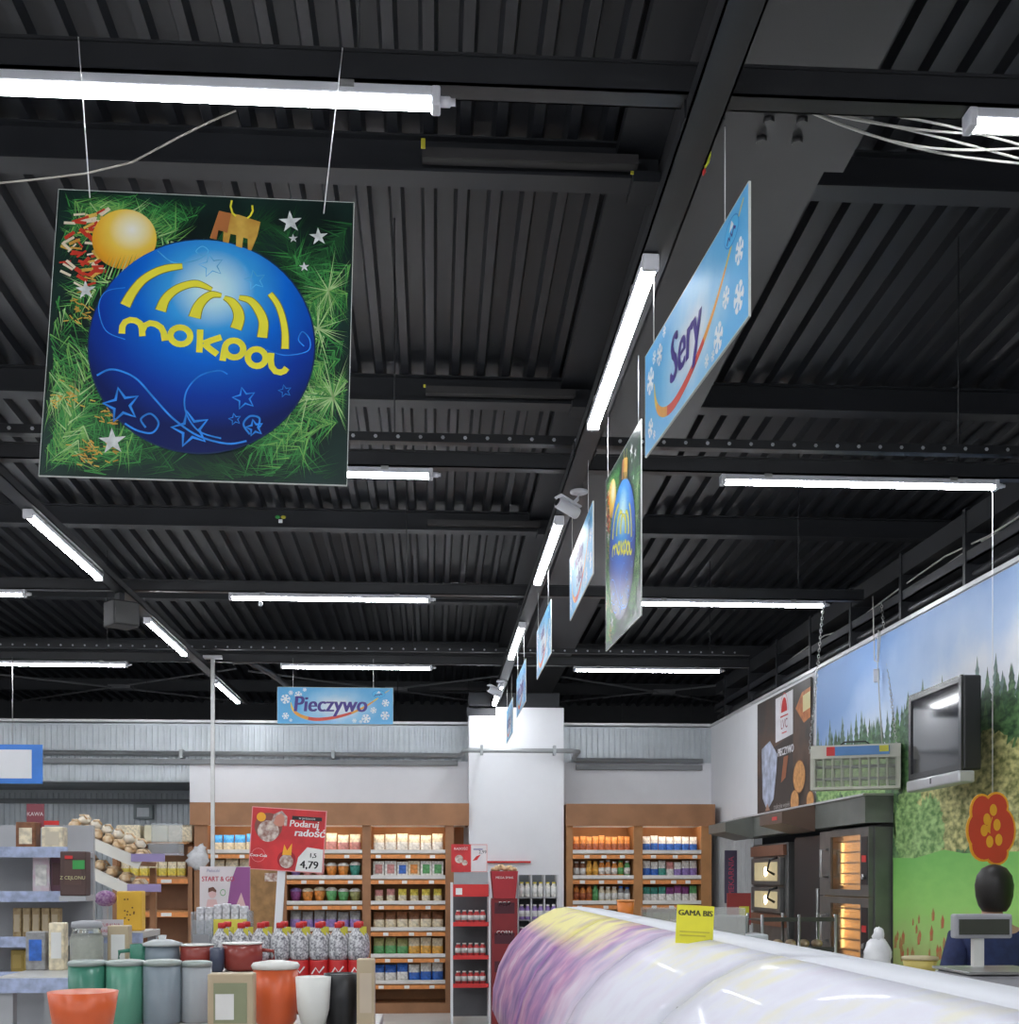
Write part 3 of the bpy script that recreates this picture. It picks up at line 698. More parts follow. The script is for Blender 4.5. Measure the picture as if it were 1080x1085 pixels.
popm = mat('print_poppy', (.55, .12, .06), .5, c2=(.35, .28, .08), scale=30)
def mural(b, L):
    rnd = random.Random(5); X0, X1 = -L/2, L/2; xc = (10.78+5.25)/2-8.93
    for row, (zb, n, m_) in enumerate(((2.84, 50, 2), (2.80, 56, 1), (2.64, 50, 0))):
        for i in range(n):
            x = X0+.04+(L-.08)*i/(n-1)+rnd.uniform(-.02, .02); hgt = zb+rnd.choice((0, .03, .08, -.04))+rnd.uniform(-.05, .05)+.08*(x/L); r_ = rnd.uniform(.17, .23)
            base = 2.21 if x < xc+.15 else 1.72
            L_ = [(x-r_, base)]; Rr = []; k = 12
            for j in range(1, k): zz = 2.25+(hgt-2.25)*j/k; w_ = r_*(1-j/k)**.75; jt = rnd.uniform(.6, 1.15); L_ += [(x-w_*jt, zz), (x-w_*jt*.55, zz+.022)]; jt = rnd.uniform(.6, 1.15); Rr += [(x+w_*jt, zz), (x+w_*jt*.55, zz+.022)]
            pts = L_+[(x, hgt+.03)]+Rr[::-1]+[(x+r_, base)]; pts = [(max(X0, min(X1, p_[0])), p_[1]) for p_ in pts]
            b.m(forest[m_]).poly(pts, -.001-.0012*row-.00001*i)
    for k, (xx, zc, rx_, rz_, m_) in enumerate(((X0+.35, 2.42, .35, .22, 1), (X0+.95, 2.4, .35, .2, 1), (X0+1.4, 2.35, .3, .25, 1), (xc+.35, 1.95, .34, .3, 1), (.0, 2.05, .45, .32, 0), (.55, 2.12, .6, .36, 0), (1.2, 2.0, .5, .4, 0), (1.9, 2.05, .5, .42, 0), (L/2-.5, 2.05, .48, .38, 1), (-.25, 1.9, .25, .25, 1))):
        pts = []
        for i in range(90):
            a = 2*PI*i/90; rr = 1+rnd.uniform(-.11, .11); px_ = max(X0, min(X1, xx+rx_*rr*math.cos(a))); pts.append((px_, max(2.21 if (px_ < xc) else 1.6, zc+rz_*rr*math.sin(a))))
        if xx < xc: pts = [(min(p_[0], xc+.3), max(2.21, p_[1])) for p_ in pts]
        else: pts = [(max(p_[0], xc), p_[1]) for p_ in pts]
        b.m(bush[m_]).poly(pts, -.005-.0002*k)
    b.m(field).poly([(xc, .9), (X1, .9), (X1, 1.74), (.3, 1.75), (0, 1.78), (-.5, 1.73), (xc, 1.74)], -.008)
    for i in range(90):
        x = rnd.uniform(xc+.05, X1-.05); z = rnd.uniform(1.02, 1.34); s_ = rnd.uniform(.02, .05)
        b.m(popm).poly([(x-s_*.6, z-s_), (x+s_*.5, z-s_*.8), (x+s_*.7, z+s_*.6), (x, z+s_*1.5), (x-s_*.7, z+s_*.4)], -.009-.00001*i)
wallpic('wall_mural', 'large landscape mural of blue sky, conifer forest, meadow and poppies on the right wall', 'mural', 10.78, 5.25, .9, 3.42, mural, sky, cut=(8.93, 2.21))
brn = vertical('print_brown_rustic', 2.2, 3.4, [(.1, (.03, .018, .012)), (.5, (.12, .065, .04)), (.9, (.06, .05, .045))], 1.4, 3)
def banner(b, L):
    X0 = -L/2
    f = lambda u, v: (max(X0, min(L/2, (12.78-(3.39*F/(u-459)))-L/2)), None)[0]
    X = lambda u: f(u, 0)
    def Z(u, v): return EYE+(929-v)/(u-459)*3.39
    def P(*uv): return [(X(u), max(2.27, min(3.4, Z(u, v)))) for u, v in uv]
    b.m(mat('print_dark_board', (.05, .035, .03), .5)).poly(P((811, 862), (846, 852), (846, 775), (811, 800)), -.001)
    b.m(mat('print_white_label', (.72, .71, .74), .5)).poly(P((827, 738), (846, 727), (846, 775), (827, 785)), -.002)
    b.m(red)
    cx, cz = X(836.5), Z(836.5, 748); b.poly([(cx+.1*math.cos(PI*i/14), cz-.03+.14*math.sin(PI*i/14)) for i in range(15)], -.003)
    b.ribbon([(cx+.13*math.cos(PI*i/14), cz-.03+.18*math.sin(PI*i/14)) for i in range(15)], .008, -.003)
    b.box(cx-.13, -.003, cz-.075, cx+.13, -.002, cz-.062).box(cx-.08, -.003, cz-.235, cx+.08, -.002, cz-.225)
    b.m(mat('print_maroon', (.3, .03, .06), .5)).text('LVC', .13, cx, cz-.19, -.0032, 0, 0)
    b.m(mat('print_orange_crust', (.65, .22, .05), .5, c2=(.4, .12, .03), scale=12)).poly(P((849, 748), (856, 730), (869, 722), (869, 755), (858, 763)), -.002)
    b.m(mat('print_butter', (.7, .62, .3), .5)).poly(P((857, 734), (868, 727), (868, 745), (857, 752)), -.003)
    b.m(mat('print_shirt', (.42, .46, .58), .5, var=.3, scale=8)).poly(P((812, 792), (821, 783), (829, 797), (828, 815), (825, 845), (818, 862), (813, 845)), -.003)
    b.m(mat('print_skin', (.4, .22, .15), .5)).poly(P((818, 850), (816, 861), (821, 861)), -.0035)
    b.m(mat('print_white_label', (.72, .71, .74), .5)).text('PIECZYWO', .105, (X(826)+X(850))/2+.02, Z(838, 797), -.004, .004, 0)
    b.m(mat('print_rust', (.35, .12, .05), .5)).poly(P((836, 800), (841, 798), (838, 822), (833, 828)), -.0025)
    for u, v, h in ((853, 821, 17), (848, 848, 12), (865, 847, 10)):
        cx, cz = X(u), Z(u, v); rr = h/(u-459)*3.39
        b.m(mat('print_bread_rim', (.2, .08, .03), .5)).disc((cx, cz), rr*1.35, -.003-u*1e-7, 24, rr*1.08)
        b.m(mat('print_bread_round', (.75, .38, .13), .5, c2=(.55, .25, .08), scale=25)).disc((cx, cz), rr*1.25, -.0038-u*1e-7, 24, rr)
    b.m(mat('print_grey_bar', (.5, .48, .45), .5)).text('tradycyjne wypieki', .075, 0, 2.27, -.0045, 0, 0)
wallpic('bakery_banner', 'brown bakery banner with a white LVC label and round loaves on the right wall', 'banner', 12.78, 10.95, 2.25, 3.40, banner, brn)

# ------------------------------------------------------------------ television
def frame_between(u0, Y0, u1, Y1):
    a = Vector((pt(u0, None, Y0)[0], Y0)); c = Vector((pt(u1, None, Y1)[0], Y1)); return a, c
a, c = frame_between(965, 7.98, 1021, 7.1)
mid = (a+c)/2; dirv = (c-a); Wd = dirv.length; ang = math.atan2(dirv.y, dirv.x)
zb = pt(993, 822, (7.98+7.1)/2)[1]
t = thing('television', 'black flat television with a silver speaker bar hung in front of the mural', 'television', (mid.x, mid.y, zb), ang)
hT = .56
MB().m(black).box(-Wd/2, 0, 0, Wd/2, .11, hT, bev=.012).build('body', t)
b = MB().m(mat('bezel_gloss', (.02, .02, .022), .2)); 
b.box(-Wd/2, -.014, 0, -Wd/2+.04, 0, hT).box(Wd/2-.04, -.014, 0, Wd/2, 0, hT).box(-Wd/2+.04, -.014, 0, Wd/2-.04, 0, .04).box(-Wd/2+.04, -.014, hT-.04, Wd/2-.04, 0, hT).build('bezel', t)
sc_ = mat('screen_glass', (.015, .015, .022), .06, var=0); MB().m(sc_).box(-Wd/2+.04, -.005, .04, Wd/2-.04, .001, hT-.04).build('screen', t)
o = MB().m(mat('silver_bar', (.5, .5, .52), .3, .4)).box(-Wd/2, -.03, -.075, Wd/2, .07, -.002, bev=.012).build('speaker_bar', t)
MB().m(black).box(-.01, -.032, -.05, .006, -.03, -.015).build('power_mark', o)
MB().m(darkst).tube([(0, .1, .3), (.0, .25, .3)], .03, 8).box(-.1, .10, .2, .1, .12, .4).build('wall_bracket', t)

# ------------------------------------------------------------------ insect trap on chains
a, c = frame_between(860, 9.0, 955, 8.75); mid = (a+c)/2; dv = c-a; Wd = dv.length; ang = math.atan2(dv.y, dv.x)
zb = pt(907, 837, 8.9)[1]; hT = .325
t = thing('insect_trap', 'cream caged electric insect trap hanging on two chains beside the television', 'insect trap', (mid.x, mid.y, zb), ang)
tm = mat('trap_cream', (.52, .51, .44), .5)
b = MB().m(tm).prism([(-.09, .225), (.09, .225), (.05, .325), (-.05, .325)], 'x', -Wd/2, Wd/2).box(-Wd/2, -.085, 0, Wd/2, .085, .02)
for sx in (-1, 1): b.box(min(sx*Wd/2, sx*(Wd/2-.03)), -.08, .02, max(sx*Wd/2, sx*(Wd/2-.03)), .08, .225)
b.build('housing', t)
b = MB().m(mat('trap_bars', (.40, .40, .33), .5))
for yy in (-.08, .08):
    for i in range(10): x = -Wd/2+.03+(Wd-.06)*i/9; b.box(x-.005, yy-.004, .02, x+.005, yy+.004, .225)
    for i in range(22): z_ = .03+.19*i/21; b.box(-Wd/2+.03, yy-.002, z_-.0014, Wd/2-.03, yy+.002, z_+.0014)
b.build('cage', t)
MB().m(mat('trap_tube', (.45, .45, .5), .3)).tube([(-Wd/2+.03, 0, .08), (Wd/2-.03, 0, .08)], .013, 8).build('lamp_tube', t)
MB().m(mat('trap_tube', (.45, .45, .5), .3)).tube([(-Wd/2+.03, 0, .17), (Wd/2-.03, 0, .17)], .013, 8).build('lamp_tube', t)
b = MB().m(mat('trap_blue', (.08, .22, .5), .4)).box(-.14, -.086, .245, .24, -.062, .31).m(red).box(-.20, -.086, .245, -.14, -.062, .31).m(ylw).box(.17, -.088, .265, .235, -.086, .31); b.build('front_label', t)
MB().m(black).tube([(-.12, 0, .32), (-.08, 0, .35), (.07, 0, .35), (.11, 0, .32)], .006, 6).build('handle', t)
def chain(u0, v0, Y0, u1, v1, Y1, name='chain'):
    x0, z0 = pt(u0, v0, Y0); x1, z1 = pt(u1, v1, Y1)
    M = Matrix.Rotation(-ang, 4, 'Z') @ Matrix.Translation((-mid.x, -mid.y, -zb))
    A = M @ Vector((x0, Y0, z0)); B = M @ Vector((x1, Y1, z1)); n = int((B-A).length/.026); b = MB().m(mat('chain_zinc', (.5, .5, .48), .35, .5))
    d = (B-A).normalized(); u = d.cross(Vector((0, 1, 0))).normalized(); v = d.cross(u)
    for i in range(n):
        c0 = A+(B-A)*((i+.5)/n); s_ = u if i % 2 else v; L = .018; pts = []
        for k in range(7): aa = 2*PI*k/6; pts.append(c0+d*L*math.cos(aa)+s_*.009*math.sin(aa))
        b.tube(pts, .0024, 4, False)
    b.build(name, t)
chain(873, 637, 9.3, 858, 798, 9.0); chain(934, 638, 9.3, 950, 790, 8.8)
M = Matrix.Rotation(-ang, 4, 'Z') @ Matrix.Translation((-mid.x, -mid.y, -zb))
def cable_uv(L, r_, m_, name, par, M=None):
    pts = []
    for u, v, Y in L:
        x, z = pt(u, v, Y); p_ = Vector((x, Y, z)); pts.append(M @ p_ if M else p_)
    return MB().m(m_).tube(pts, r_, 6).build(name, par)
ocab = mat('old_white_cable', (.6, .59, .55), .6)
cable_uv([(925, 632, 9.3), (926, 665, 9.25), (927, 700, 9.2), (931, 702, 9.15), (933, 670, 9.15), (931, 668, 9.15), (930, 700, 9.1), (932, 740, 9.0), (935, 790, 8.9)], .005, ocab, 'power_cord', t, M)
x, z = pt(929, 716, 9.15); p_ = M @ Vector((x, 9.15, z)); MB().m(capm).box(p_.x-.022, p_.y-.02, p_.z-.05, p_.x+.022, p_.y+.02, p_.z+.05, bev=.006).build('plug', t)

# ================================================================== OVENS
ovm = mat('oven_steel', (.16, .16, .155), .35, .6, var=.12); ovd = mat('oven_dark', (.03, .03, .03), .4)
ovg = mat('oven_glow', (1, .62, .28), .4, emit=.8, c2=(.5, .22, .08), scale=9)
ovl = mat('oven_lamp', (1, .78, .45), .4, emit=5, var=0)
glassd = mat('oven_glass', (.25, .18, .1), .08, trans=.9, var=0)
def oven(label, y0, y1, zb, zt, decks, rz=0):
    t = thing('bakery_oven', label, 'oven', (3.24, (y0+y1)/2, 0)); L = (y1-y0)/2
    b = MB().m(ovm).box(.02, -L, .1, .9, -L+.03, zt).box(.02, L-.03, .1, .9, L, zt).box(.02, -L+.03, zt-.04, .9, L-.03, zt).box(.02, -L+.03, .1, .9, L-.03, .2).box(.87, -L+.03, .2, .9, L-.03, zt-.04)
    for z0, z1 in decks[1:]: b.box(.02, -L+.03, z1+.06, .88, L-.03, z1+.09)
    b.build('oven_body', t)
    for i, (z0, z1) in enumerate(decks):
        g0, g1 = -L+.21, L-.30
        d_ = MB().m(ovm).box(-.02, -L+.03, z0-.05, .02, g0, z1+.05).box(-.02, g1, z0-.05, .02, L-.03, z1+.05).box(-.02, g0, z0-.05, .02, g1, z0).box(-.02, g0, z1, .02, g1, z1+.05).build('oven_door', t)
        MB().m(glassd).box(-.008, g0, z0, .0, g1, z1).build('glass', d_)
        MB().m(steel).tube([(-.02, g1+.06, z0+.1), (-.08, g1+.06, z0+.1), (-.08, g1+.06, z1-.1), (-.02, g1+.06, z1-.1)], .012, 8).build('handle', d_)
        n = 5
        for k in range(n): zz = z0+(z1-z0)*(k+.5)/n; MB().m(steel).box(.05, g0-.05, zz-.005, .12, g1+.08, zz+.005).build('baking_tray', t)
        MB().m(ovg).box(.13, g0-.1, z0-.02, .15, g1+.1, z1+.02).build('glowing_back_panel', t)  # panel's own emission stands in for the lamplit oven interior
        for yy in (g0-.03, g1+.03):
            MB().m(ovl).tube([(.10, yy, z0+.03), (.10, yy, z1-.03)], .010, 8).build('oven_lamp', t)
        b = MB().m(black).box(-.024, -L+.05, z0+.04, -.02, -L+.18, z1-.02).m(red).box(-.027, -L+.07, (z0+z1)/2, -.024, -L+.16, (z0+z1)/2+.05)
        b.m(steel).lathe([(.02, 0), (.02, .02)], (0, 0, 0), 10, M=Matrix.Translation((-.024, -L+.115, z0+.1)) @ Matrix.Rotation(-PI/2, 4, 'Y'))
        b.build('control_panel', t)
    return t
oven('tall steel oven with two glowing glass doors beside the mural', 8.96, 10.18, .2, 1.97, [(1.50, 1.92), (.98, 1.39)])
# left oven: two dim windows with a round lamp each
t = thing('bakery_oven', 'steel oven with two small windows and round lamps next to the back corner', 'oven', (3.24, 11.85, 0)); L = .62
MB().m(ovm).box(.02, -L, .1, .8, L, 1.92, bev=.01).build('oven_body', t)
MB().m(mat('copper_brown_panel', (.22, .10, .06), .45, .3)).box(-.012, -L+.03, 1.80, .02, L-.03, 1.90).box(-.012, -L+.03, 1.13, .02, L-.03, 1.24).build('brown_panel', t)
for z0, z1 in ((1.52, 1.78), (1.26, 1.50)):
    d_ = MB().m(ovm).box(-.025, -L+.1, z0, .02, L-.1, z1, bev=.008).build('oven_door', t)
    MB().m(mat('oven_window_glow', (.5, .42, .24), .3, emit=.12, var=.1)).box(-.029, -L+.18, z0+.04, -.025, L-.25, z1-.04).build('window', d_)  # pane glows faintly in place of light from inside the oven
    MB().m(ovl).lathe([(.028, 0), (.045, .004), (.02, .01)], (0,0,0), 14, M=Matrix.Translation((-.030, -.05, (z0+z1)/2)) @ Matrix.Rotation(-PI/2, 4, 'Y')).build('oven_lamp', t)
    MB().m(black).tube([(-.03, -L+.16, z1), (-.09, -L+.2, z1-.02), (-.1, -L+.26, z0+.14), (-.04, -L+.22, z0+.1)], .012, 8).build('handle', d_)
# dark proving cupboard between
t = thing('proving_cupboard', 'black glossy cupboard between the two steel ovens', 'cupboard', (3.3, 10.68, 0))
MB().m(black).box(0, -.45, .05, .7, .45, 1.96, bev=.01).build('body', t)
MB().m(mat('black_glass', (.01, .01, .012), .45)).box(-.015, -.42, .1, 0, .42, 1.94).build('glass_door', t)
MB().m(steel).tube([(-.015, -.4, 1.5), (-.06, -.4, 1.5), (-.06, -.4, 1.25), (-.015, -.4, 1.25)], .012, 8).build('handle', t)
# hood
hm = mat('hood_steel', (.17, .18, .165), .45, .3, var=.08)
hb = mat('hood_brown', (.12, .075, .055), .5)
t = thing('extractor_hood', 'long steel extractor hood with two projecting canopies above the ovens', 'hood', (3.3, 10.9, 2.0))
MB().m(hm).box(-.12, -1.95, 0, .10, 2.0, .20).m(pale).box(-.14, -1.97, .20, .10, 2.0, .215).build('hood_body', t)
for y0, y1, lab in ((-.75, -.05, 'near'), (1.25, 2.0, 'far')):
    MB().m(hm if lab == 'far' else hb).prism([(-.12, .2), (-.40, .14), (-.40, .05), (-.12, -.02)], 'y', y0, y1).build('canopy', t)
MB().m(red).box(-.402, -.6, .08, -.398, -.45, .11).build('small_badge', t)

# corner banner and chalk sign
X, Z = pt(798, 957, 12.7)
t = thing('vertical_banner', 'narrow dark violet banner with red lettering left of the ovens', 'banner', (3.1, 12.75, Z))
b = MB().m(mat('violet_board', (.06, .05, .10), .5)).box(-.065, -.01, 0, .065, .01, .55); b.m(mat('red_letter', (.5, .06, .12), .5)).text('PIEKARNIA', .085, .28, -.03, -.0115, 0, 0, M=Matrix.Rotation(-PI/2, 4, 'Y'))
b.build('board', t, recalc=False)
MB().m(darkst).box(-.02, .012, -Z+.03, .02, .03, .3).box(-.15, -.1, -Z, .15, .14, -Z+.03).build('stand', t)
X, Z = pt(783, 980, 9.2)
t = thing('chalk_sign', 'small red framed board with a yellow card beside the worktop', 'sign', (X, 9.2, Z))
MB().m(mat('chalk_red', (.28, .03, .03), .5)).box(-.09, -.01, 0, .09, .01, .24).m(ylw).box(-.0, -.014, .02, .075, -.01, .14).build('board', t)
MB().m(darkst).box(-.015, .01, -Z+.02, .015, .03, .2).box(-.12, -.1, -Z, .12, .1, -Z+.02).build('stand', t)

# flame-shaped decoration at right edge
X, Z = pt(1052, 880, 6.48)
t = thing('hanging_decoration', 'red and yellow ear-of-wheat cut-out at the right edge below the television', 'decoration', (X, 6.48, Z))
def ell(cx, cz, rx_, rz_, n=20): return [(cx+rx_*math.cos(2*PI*i/n), cz+rz_*math.sin(2*PI*i/n)) for i in range(n)]
b = MB()
oran = mat('deco_yellow', (.9, .42, .03), .5); dred = mat('deco_red', (.65, .06, .03), .5)
for k, (cx, cz, rx_, rz_) in enumerate(((-.06, .10, .06, .09), (-.09, -.0, .05, .09), (-.05, -.08, .07, .08), (.02, .13, .06, .07), (.05, 0, .07, .12), (.02, -.12, .06, .06))):
    b.m(oran).prism(ell(cx, cz, rx_+.008, rz_+.008), 'y', -.004+k*.0002, .004)
    b.m(dred).poly(ell(cx, cz, rx_-.004, rz_-.004), -.0065-.0002*k)
for k, (cx, cz) in enumerate(((-.035, .06), (-.05, 0), (-.02, -.06), (.02, .03), (.03, -.05), (.0, .11))):
    b.m(oran).poly(ell(cx, cz, .02, .032), -.009-.0001*k)
b.build('cut_out', t, recalc=False)
MB().m(cordm).tube([(0, 0, .17), (0, 0, RH-Z+.02)], .002, 5).build('hanging_cord', t)

# ================================================================== PRODUCTS
def bag_mesh(m1, m2=None, w_=.11, h=.19, d=.09):
    """soft pillow packet with a crimped flat top"""
    b = MB().m(m1); n = 16; R_ = []
    prof = [(.88, .8, 0), (1, 1, .08), (1.02, 1.04, .3), (1, .95, .55), (.98, .62, .75), (.95, .25, .87), (.97, .06, .92), (.97, .05, 1)]
    def ring(sx, sy, z, k_=1):
        out = []
        for k in range(n):
            a = 2*PI*k/n; cx, sy_ = math.cos(a), math.sin(a)
            out.append(b.bm.verts.new((w_/2*sx*k_*math.copysign(abs(cx)**.6, cx), d/2*sy*k_*math.copysign(abs(sy_)**.6, sy_), z*h)))
        return out
    R_ = [ring(*p_) for p_ in prof]
    for i, (p_, q_) in enumerate(zip(R_, R_[1:])):
        b.m(m2 if (m2 and i in (1, 2)) else m1)
        for k in range(n):
            f = b._f([p_[k], p_[(k+1) % n], q_[(k+1) % n], q_[k]]); f.smooth = True
    b.m(m1); b._f(R_[0][::-1]); b._f(R_[-1])
    return b
def jar_parts(t, mb, ml, r_=.035, h=.15, ml2=None):
    MB().m(mb).lathe([(r_*.9, 0), (r_, .01), (r_, h*.72), (r_*.6, h*.85), (r_*.6, h*.9)], (0,0,0), 12).build('body', t)
    MB().m(ml).lathe([(r_*.68, h*.9), (r_*.68, h)], (0,0,0), 12).build('lid', t)
    MB().m(ml2 or tagw).lathe([(r_*1.02, h*.2), (r_*1.02, h*.6)], (0,0,0), 12).build('label_band', t)
def box_parts(t, m1, m2, w_=.12, h=.15, d=.06):
    MB().m(m1).box(-w_/2, -d/2, 0, w_/2, d/2, h, bev=.004).build('carton', t)
    MB().m(m2).box(-w_*.32, -d/2-.002, h*.25, w_*.32, -d/2, h*.8).build('front_panel', t)
pal = {n: mat('pack_'+n, c, .45, var=.25, scale=35) for n, c in dict(orange=(.75, .28, .06), amber=(.78, .42, .08), white=(.78, .76, .72), blue=(.04, .15, .55), sky=(.03, .3, .72), cream=(.75, .66, .48),
        pink=(.62, .28, .26), green=(.12, .38, .14), teal=(.06, .3, .24), plum=(.25, .06, .22), brown=(.22, .09, .04), olive=(.3, .3, .12), rust=(.42, .12, .05), yellow=(.75, .62, .1), violet=(.3, .2, .5), grey=(.3, .3, .3), red=(.55, .05, .05)).items()}
PROTO = {}
def product(kind, c1, c2, loc, label, group, s=1, rz=0):
    key = (kind, c1, c2)
    if key not in PROTO:
        nm, cat = {'bag': ('food_bag', 'bag'), 'jar': ('food_jar', 'jar'), 'bottle': ('drink_bottle', 'bottle'), 'carton': ('food_carton', 'carton'), 'cup': ('dessert_cup', 'cup')}[kind]
        if kind == 'bag':
            o = bag_mesh(pal[c1], pal[c2] if c2 else None).build(nm); tag(o, label, cat, group)
        else:
            o = thing(nm, label, cat)
            if kind == 'jar': jar_parts(o, pal[c1], pal[c2])
            if kind == 'bottle': jar_parts(o, pal[c1], pal[c2], .036, .21, pal[c2])
            if kind == 'carton': box_parts(o, pal[c1], pal[c2])
            if kind == 'cup':
                MB().m(pal[c1]).lathe([(.035, 0), (.055, .06), (.06, .1)], (0,0,0), 12).build('cup_body', o); MB().m(pal[c2]).lathe([(.063, .1), (.063, .112), (.03, .13)], (0,0,0), 12).build('lid', o)
        PROTO[key] = o; o.location = loc; o.rotation_euler = (0, 0, rz); o.scale = s if isinstance(s, tuple) else (s, s, s); o['group'] = group; return o
    return dup(PROTO[key], loc, rz, label, group, s if isinstance(s, tuple) else (s, s, s))

# ------------------------------------------------------------------ shelving units on the back wall
YFt = 14.55; SCL = F/YFt
def ux(u): return pt(u, None, YFt)[0]
def vz(v, u=460): return pt(u, v, YFt)[1]
shelf_v = (903, 930, 957, 985, 1013, 1041)
shz = [vz(v) for v in shelf_v]
def unit(label, u0, u1, uprights, bays, h0=2.2, h1=2.46, over=.03):
    x0, x1 = ux(u0), ux(u1)
    t = thing('display_shelving', label, 'shelving', ((x0+x1)/2, YFt+.25, 0)); cx = (x0+x1)/2; cy = YFt+.25
    MB().m(wood).box(x0-cx, -.30, h0, x1-cx, -.27, h1).box(x0-cx, -.27, h1-.03, x1-cx, .26, h1).box(x0-cx, -.27, h0, x0-cx+.03, .26, h1-.03).box(x1-cx-.03, -.27, h0, x1-cx, .26, h1-.03).build('header_board', t)
    MB().m(woodin).box(x0-cx+.05, .22, .05, x1-cx-.05, .26, h0-.0).build('back_board', t)
    MB().m(wood).box(x0-cx+.05, -.25, 0, x1-cx-.05, .22, .12).build('plinth', t)
    for a, c in uprights: MB().m(woodin if label.startswith('right') else wood).box(ux(a)-cx, -.26, .12, ux(c)-cx, .22, h0).build('upright', t)  # right unit's orange glow is put into its warmer upright colour
    for a, c in bays:
        MB().m(mat('added_shelf_glow', (1, .90, .72), .5, emit=3.5, var=0)).box(ux(a)-cx+.04, -.25, h0+.05, ux(c)-cx-.04, -.21, h0+.07).build('added_header_strip', t)  # glowing strip added out of sight behind the header to warm the shelves
        for z in shz:
            s_ = MB().m(mat('shelf_board_cream', (.55, .45, .32), .5)).box(ux(a)-cx, -.24, z-.02, ux(c)-cx, .22, z).build('shelf', t)
            e = MB().m(orange).box(ux(a)-cx, -.258, z-.075, ux(c)-cx, -.25, z-.028)
            e.m(mat('clear_lip', (.75, .72, .68), .3)).box(ux(a)-cx, -.262, z-.012, ux(c)-cx, -.24, z+.03)
            n = max(2, int((ux(c)-ux(a))/.22)); e.m(tagw)
            for k in range(n): xx = ux(a)-cx+(ux(c)-ux(a))*(k+.3+.4*random.random())/n; e.box(xx-.03, -.261, z-.07, xx+.03, -.258, z-.032)
            e.build('price_strip', s_)
    return t
unit('left brown display shelving against the back wall, behind the red poster', 202, 497, ((206, 220), (298, 304), (384, 393), (472, 481)), ((220, 298), (304, 384), (393, 472)))
unit('right brown display shelving against the back wall, right of the white column', 600, 757, ((600.5, 607), (671.5, 681), (743, 754)), ((607, 671.5), (681, 743)))
ORDW = ['leftmost ', 'second ', 'third ', 'fourth ', 'fifth ', 'sixth ', 'seventh ', 'eighth ']
def place(j, cnt): return '' if cnt == 1 else 'rightmost ' if j == cnt-1 else ORDW[j]
def fill(a, c, row, items, where, y=YFt+.21, back=True, s=1.0, depth=True):
    """items: (kind, c1, c2, count, colour words); stands the packs side by side on one shelf"""
    n = sum(i[3] for i in items); x0 = ux(a)+.02; x1 = ux(c)-.02; st_ = (x1-x0)/n; k = 0; z = shz[row]+.001
    for kind, c1, c2, cnt, words in items:
        wid = {'bag': .115, 'jar': .072, 'bottle': .074, 'carton': .124, 'cup': .126}[kind]; hh = {'bag': .19, 'jar': .15, 'bottle': .21, 'carton': .15, 'cup': .13}[kind]
        sw = min(s*st_/wid*.98, 1.9); sc = (sw, min(sw, 1.3), min(max(sw, .205/hh*(s if s < 1 else 1)), .225/hh)*(.93 if kind in ('cup',) else 1))
        nm = {'bag': 'packet', 'jar': 'jar', 'bottle': 'bottle', 'carton': 'carton', 'cup': 'cup'}[kind]
        for j in range(cnt):
            product(kind, c1, c2, (x0+st_*(k+.5), y+random.uniform(-.01, .01)-.08, z), place(j, cnt)+'%s %s on %s' % (words, nm, where), '%s %ss on %s' % (words, nm, where), (sc[0], sc[1], sc[2]*random.uniform(.9, 1)), random.uniform(-.1, .1)); k += 1
ordn = ['top shelf', 'second shelf', 'third shelf', 'fourth shelf', 'fifth shelf', 'lowest visible shelf']
RL, RR = 'in left bay of right shelving', 'in right bay of right shelving'
LA, LB, LC = 'in left bay of left shelving', 'in middle bay of left shelving', 'in right bay of left shelving'
fill(607, 671.5, 0, [('bag', 'orange', 'rust', 9, 'orange')], ordn[0]+' '+RL)
fill(607, 671.5, 1, [('jar', 'brown', 'white', 2, 'dark brown'), ('bottle', 'amber', 'amber', 2, 'amber'), ('bottle', 'orange', 'white', 3, 'orange'), ('bottle', 'amber', 'green', 1, 'green-capped'), ('bottle', 'green', 'white', 1, 'green')], ordn[1]+' '+RL)
fill(607, 671.5, 2, [('bottle', 'orange', 'rust', 3, 'orange-red'), ('bottle', 'green', 'green', 1, 'green'), ('jar', 'cream', 'white', 3, 'cream'), ('jar', 'grey', 'blue', 2, 'grey and blue')], ordn[2]+' '+RL)
fill(607, 671.5, 3, [('bag', 'brown', 'red', 6, 'dark brown')], ordn[3]+' '+RL)
fill(681, 743, 0, [('bag', 'white', 'blue', 7, 'white and blue')], ordn[0]+' '+RR)
fill(681, 743, 1, [('bag', 'white', 'blue', 2, 'white and blue'), ('bag', 'white', 'teal', 1, 'white and green'), ('bag', 'pink', 'white', 1, 'pink'), ('bag', 'white', 'violet', 3, 'white and violet')], ordn[1]+' '+RR)
fill(681, 743, 2, [('bag', 'teal', 'white', 3, 'green'), ('bag', 'plum', 'white', 3, 'plum'), ('bag', 'green', 'white', 1, 'bright green')], ordn[2]+' '+RR)
fill(681, 743, 3, [('bag', 'olive', 'cream', 6, 'olive')], ordn[3]+' '+RR)
fill(220, 298, 0, [('bag', 'sky', 'cream', 6, 'bright blue')], ordn[0]+' '+LA)
fill(220, 298, 1, [('bag', 'cream', 'orange', 5, 'cream')], ordn[1]+' '+LA)
fill(304, 384, 0, [('bag', 'cream', 'pink', 6, 'pale cream')], ordn[0]+' '+LB)
fill(304, 384, 1, [('cup', 'violet', 'white', 1, 'violet'), ('cup', 'pink', 'white', 2, 'pink'), ('cup', 'orange', 'white', 2, 'orange'), ('cup', 'teal', 'white', 1, 'green')], ordn[1]+' '+LB)
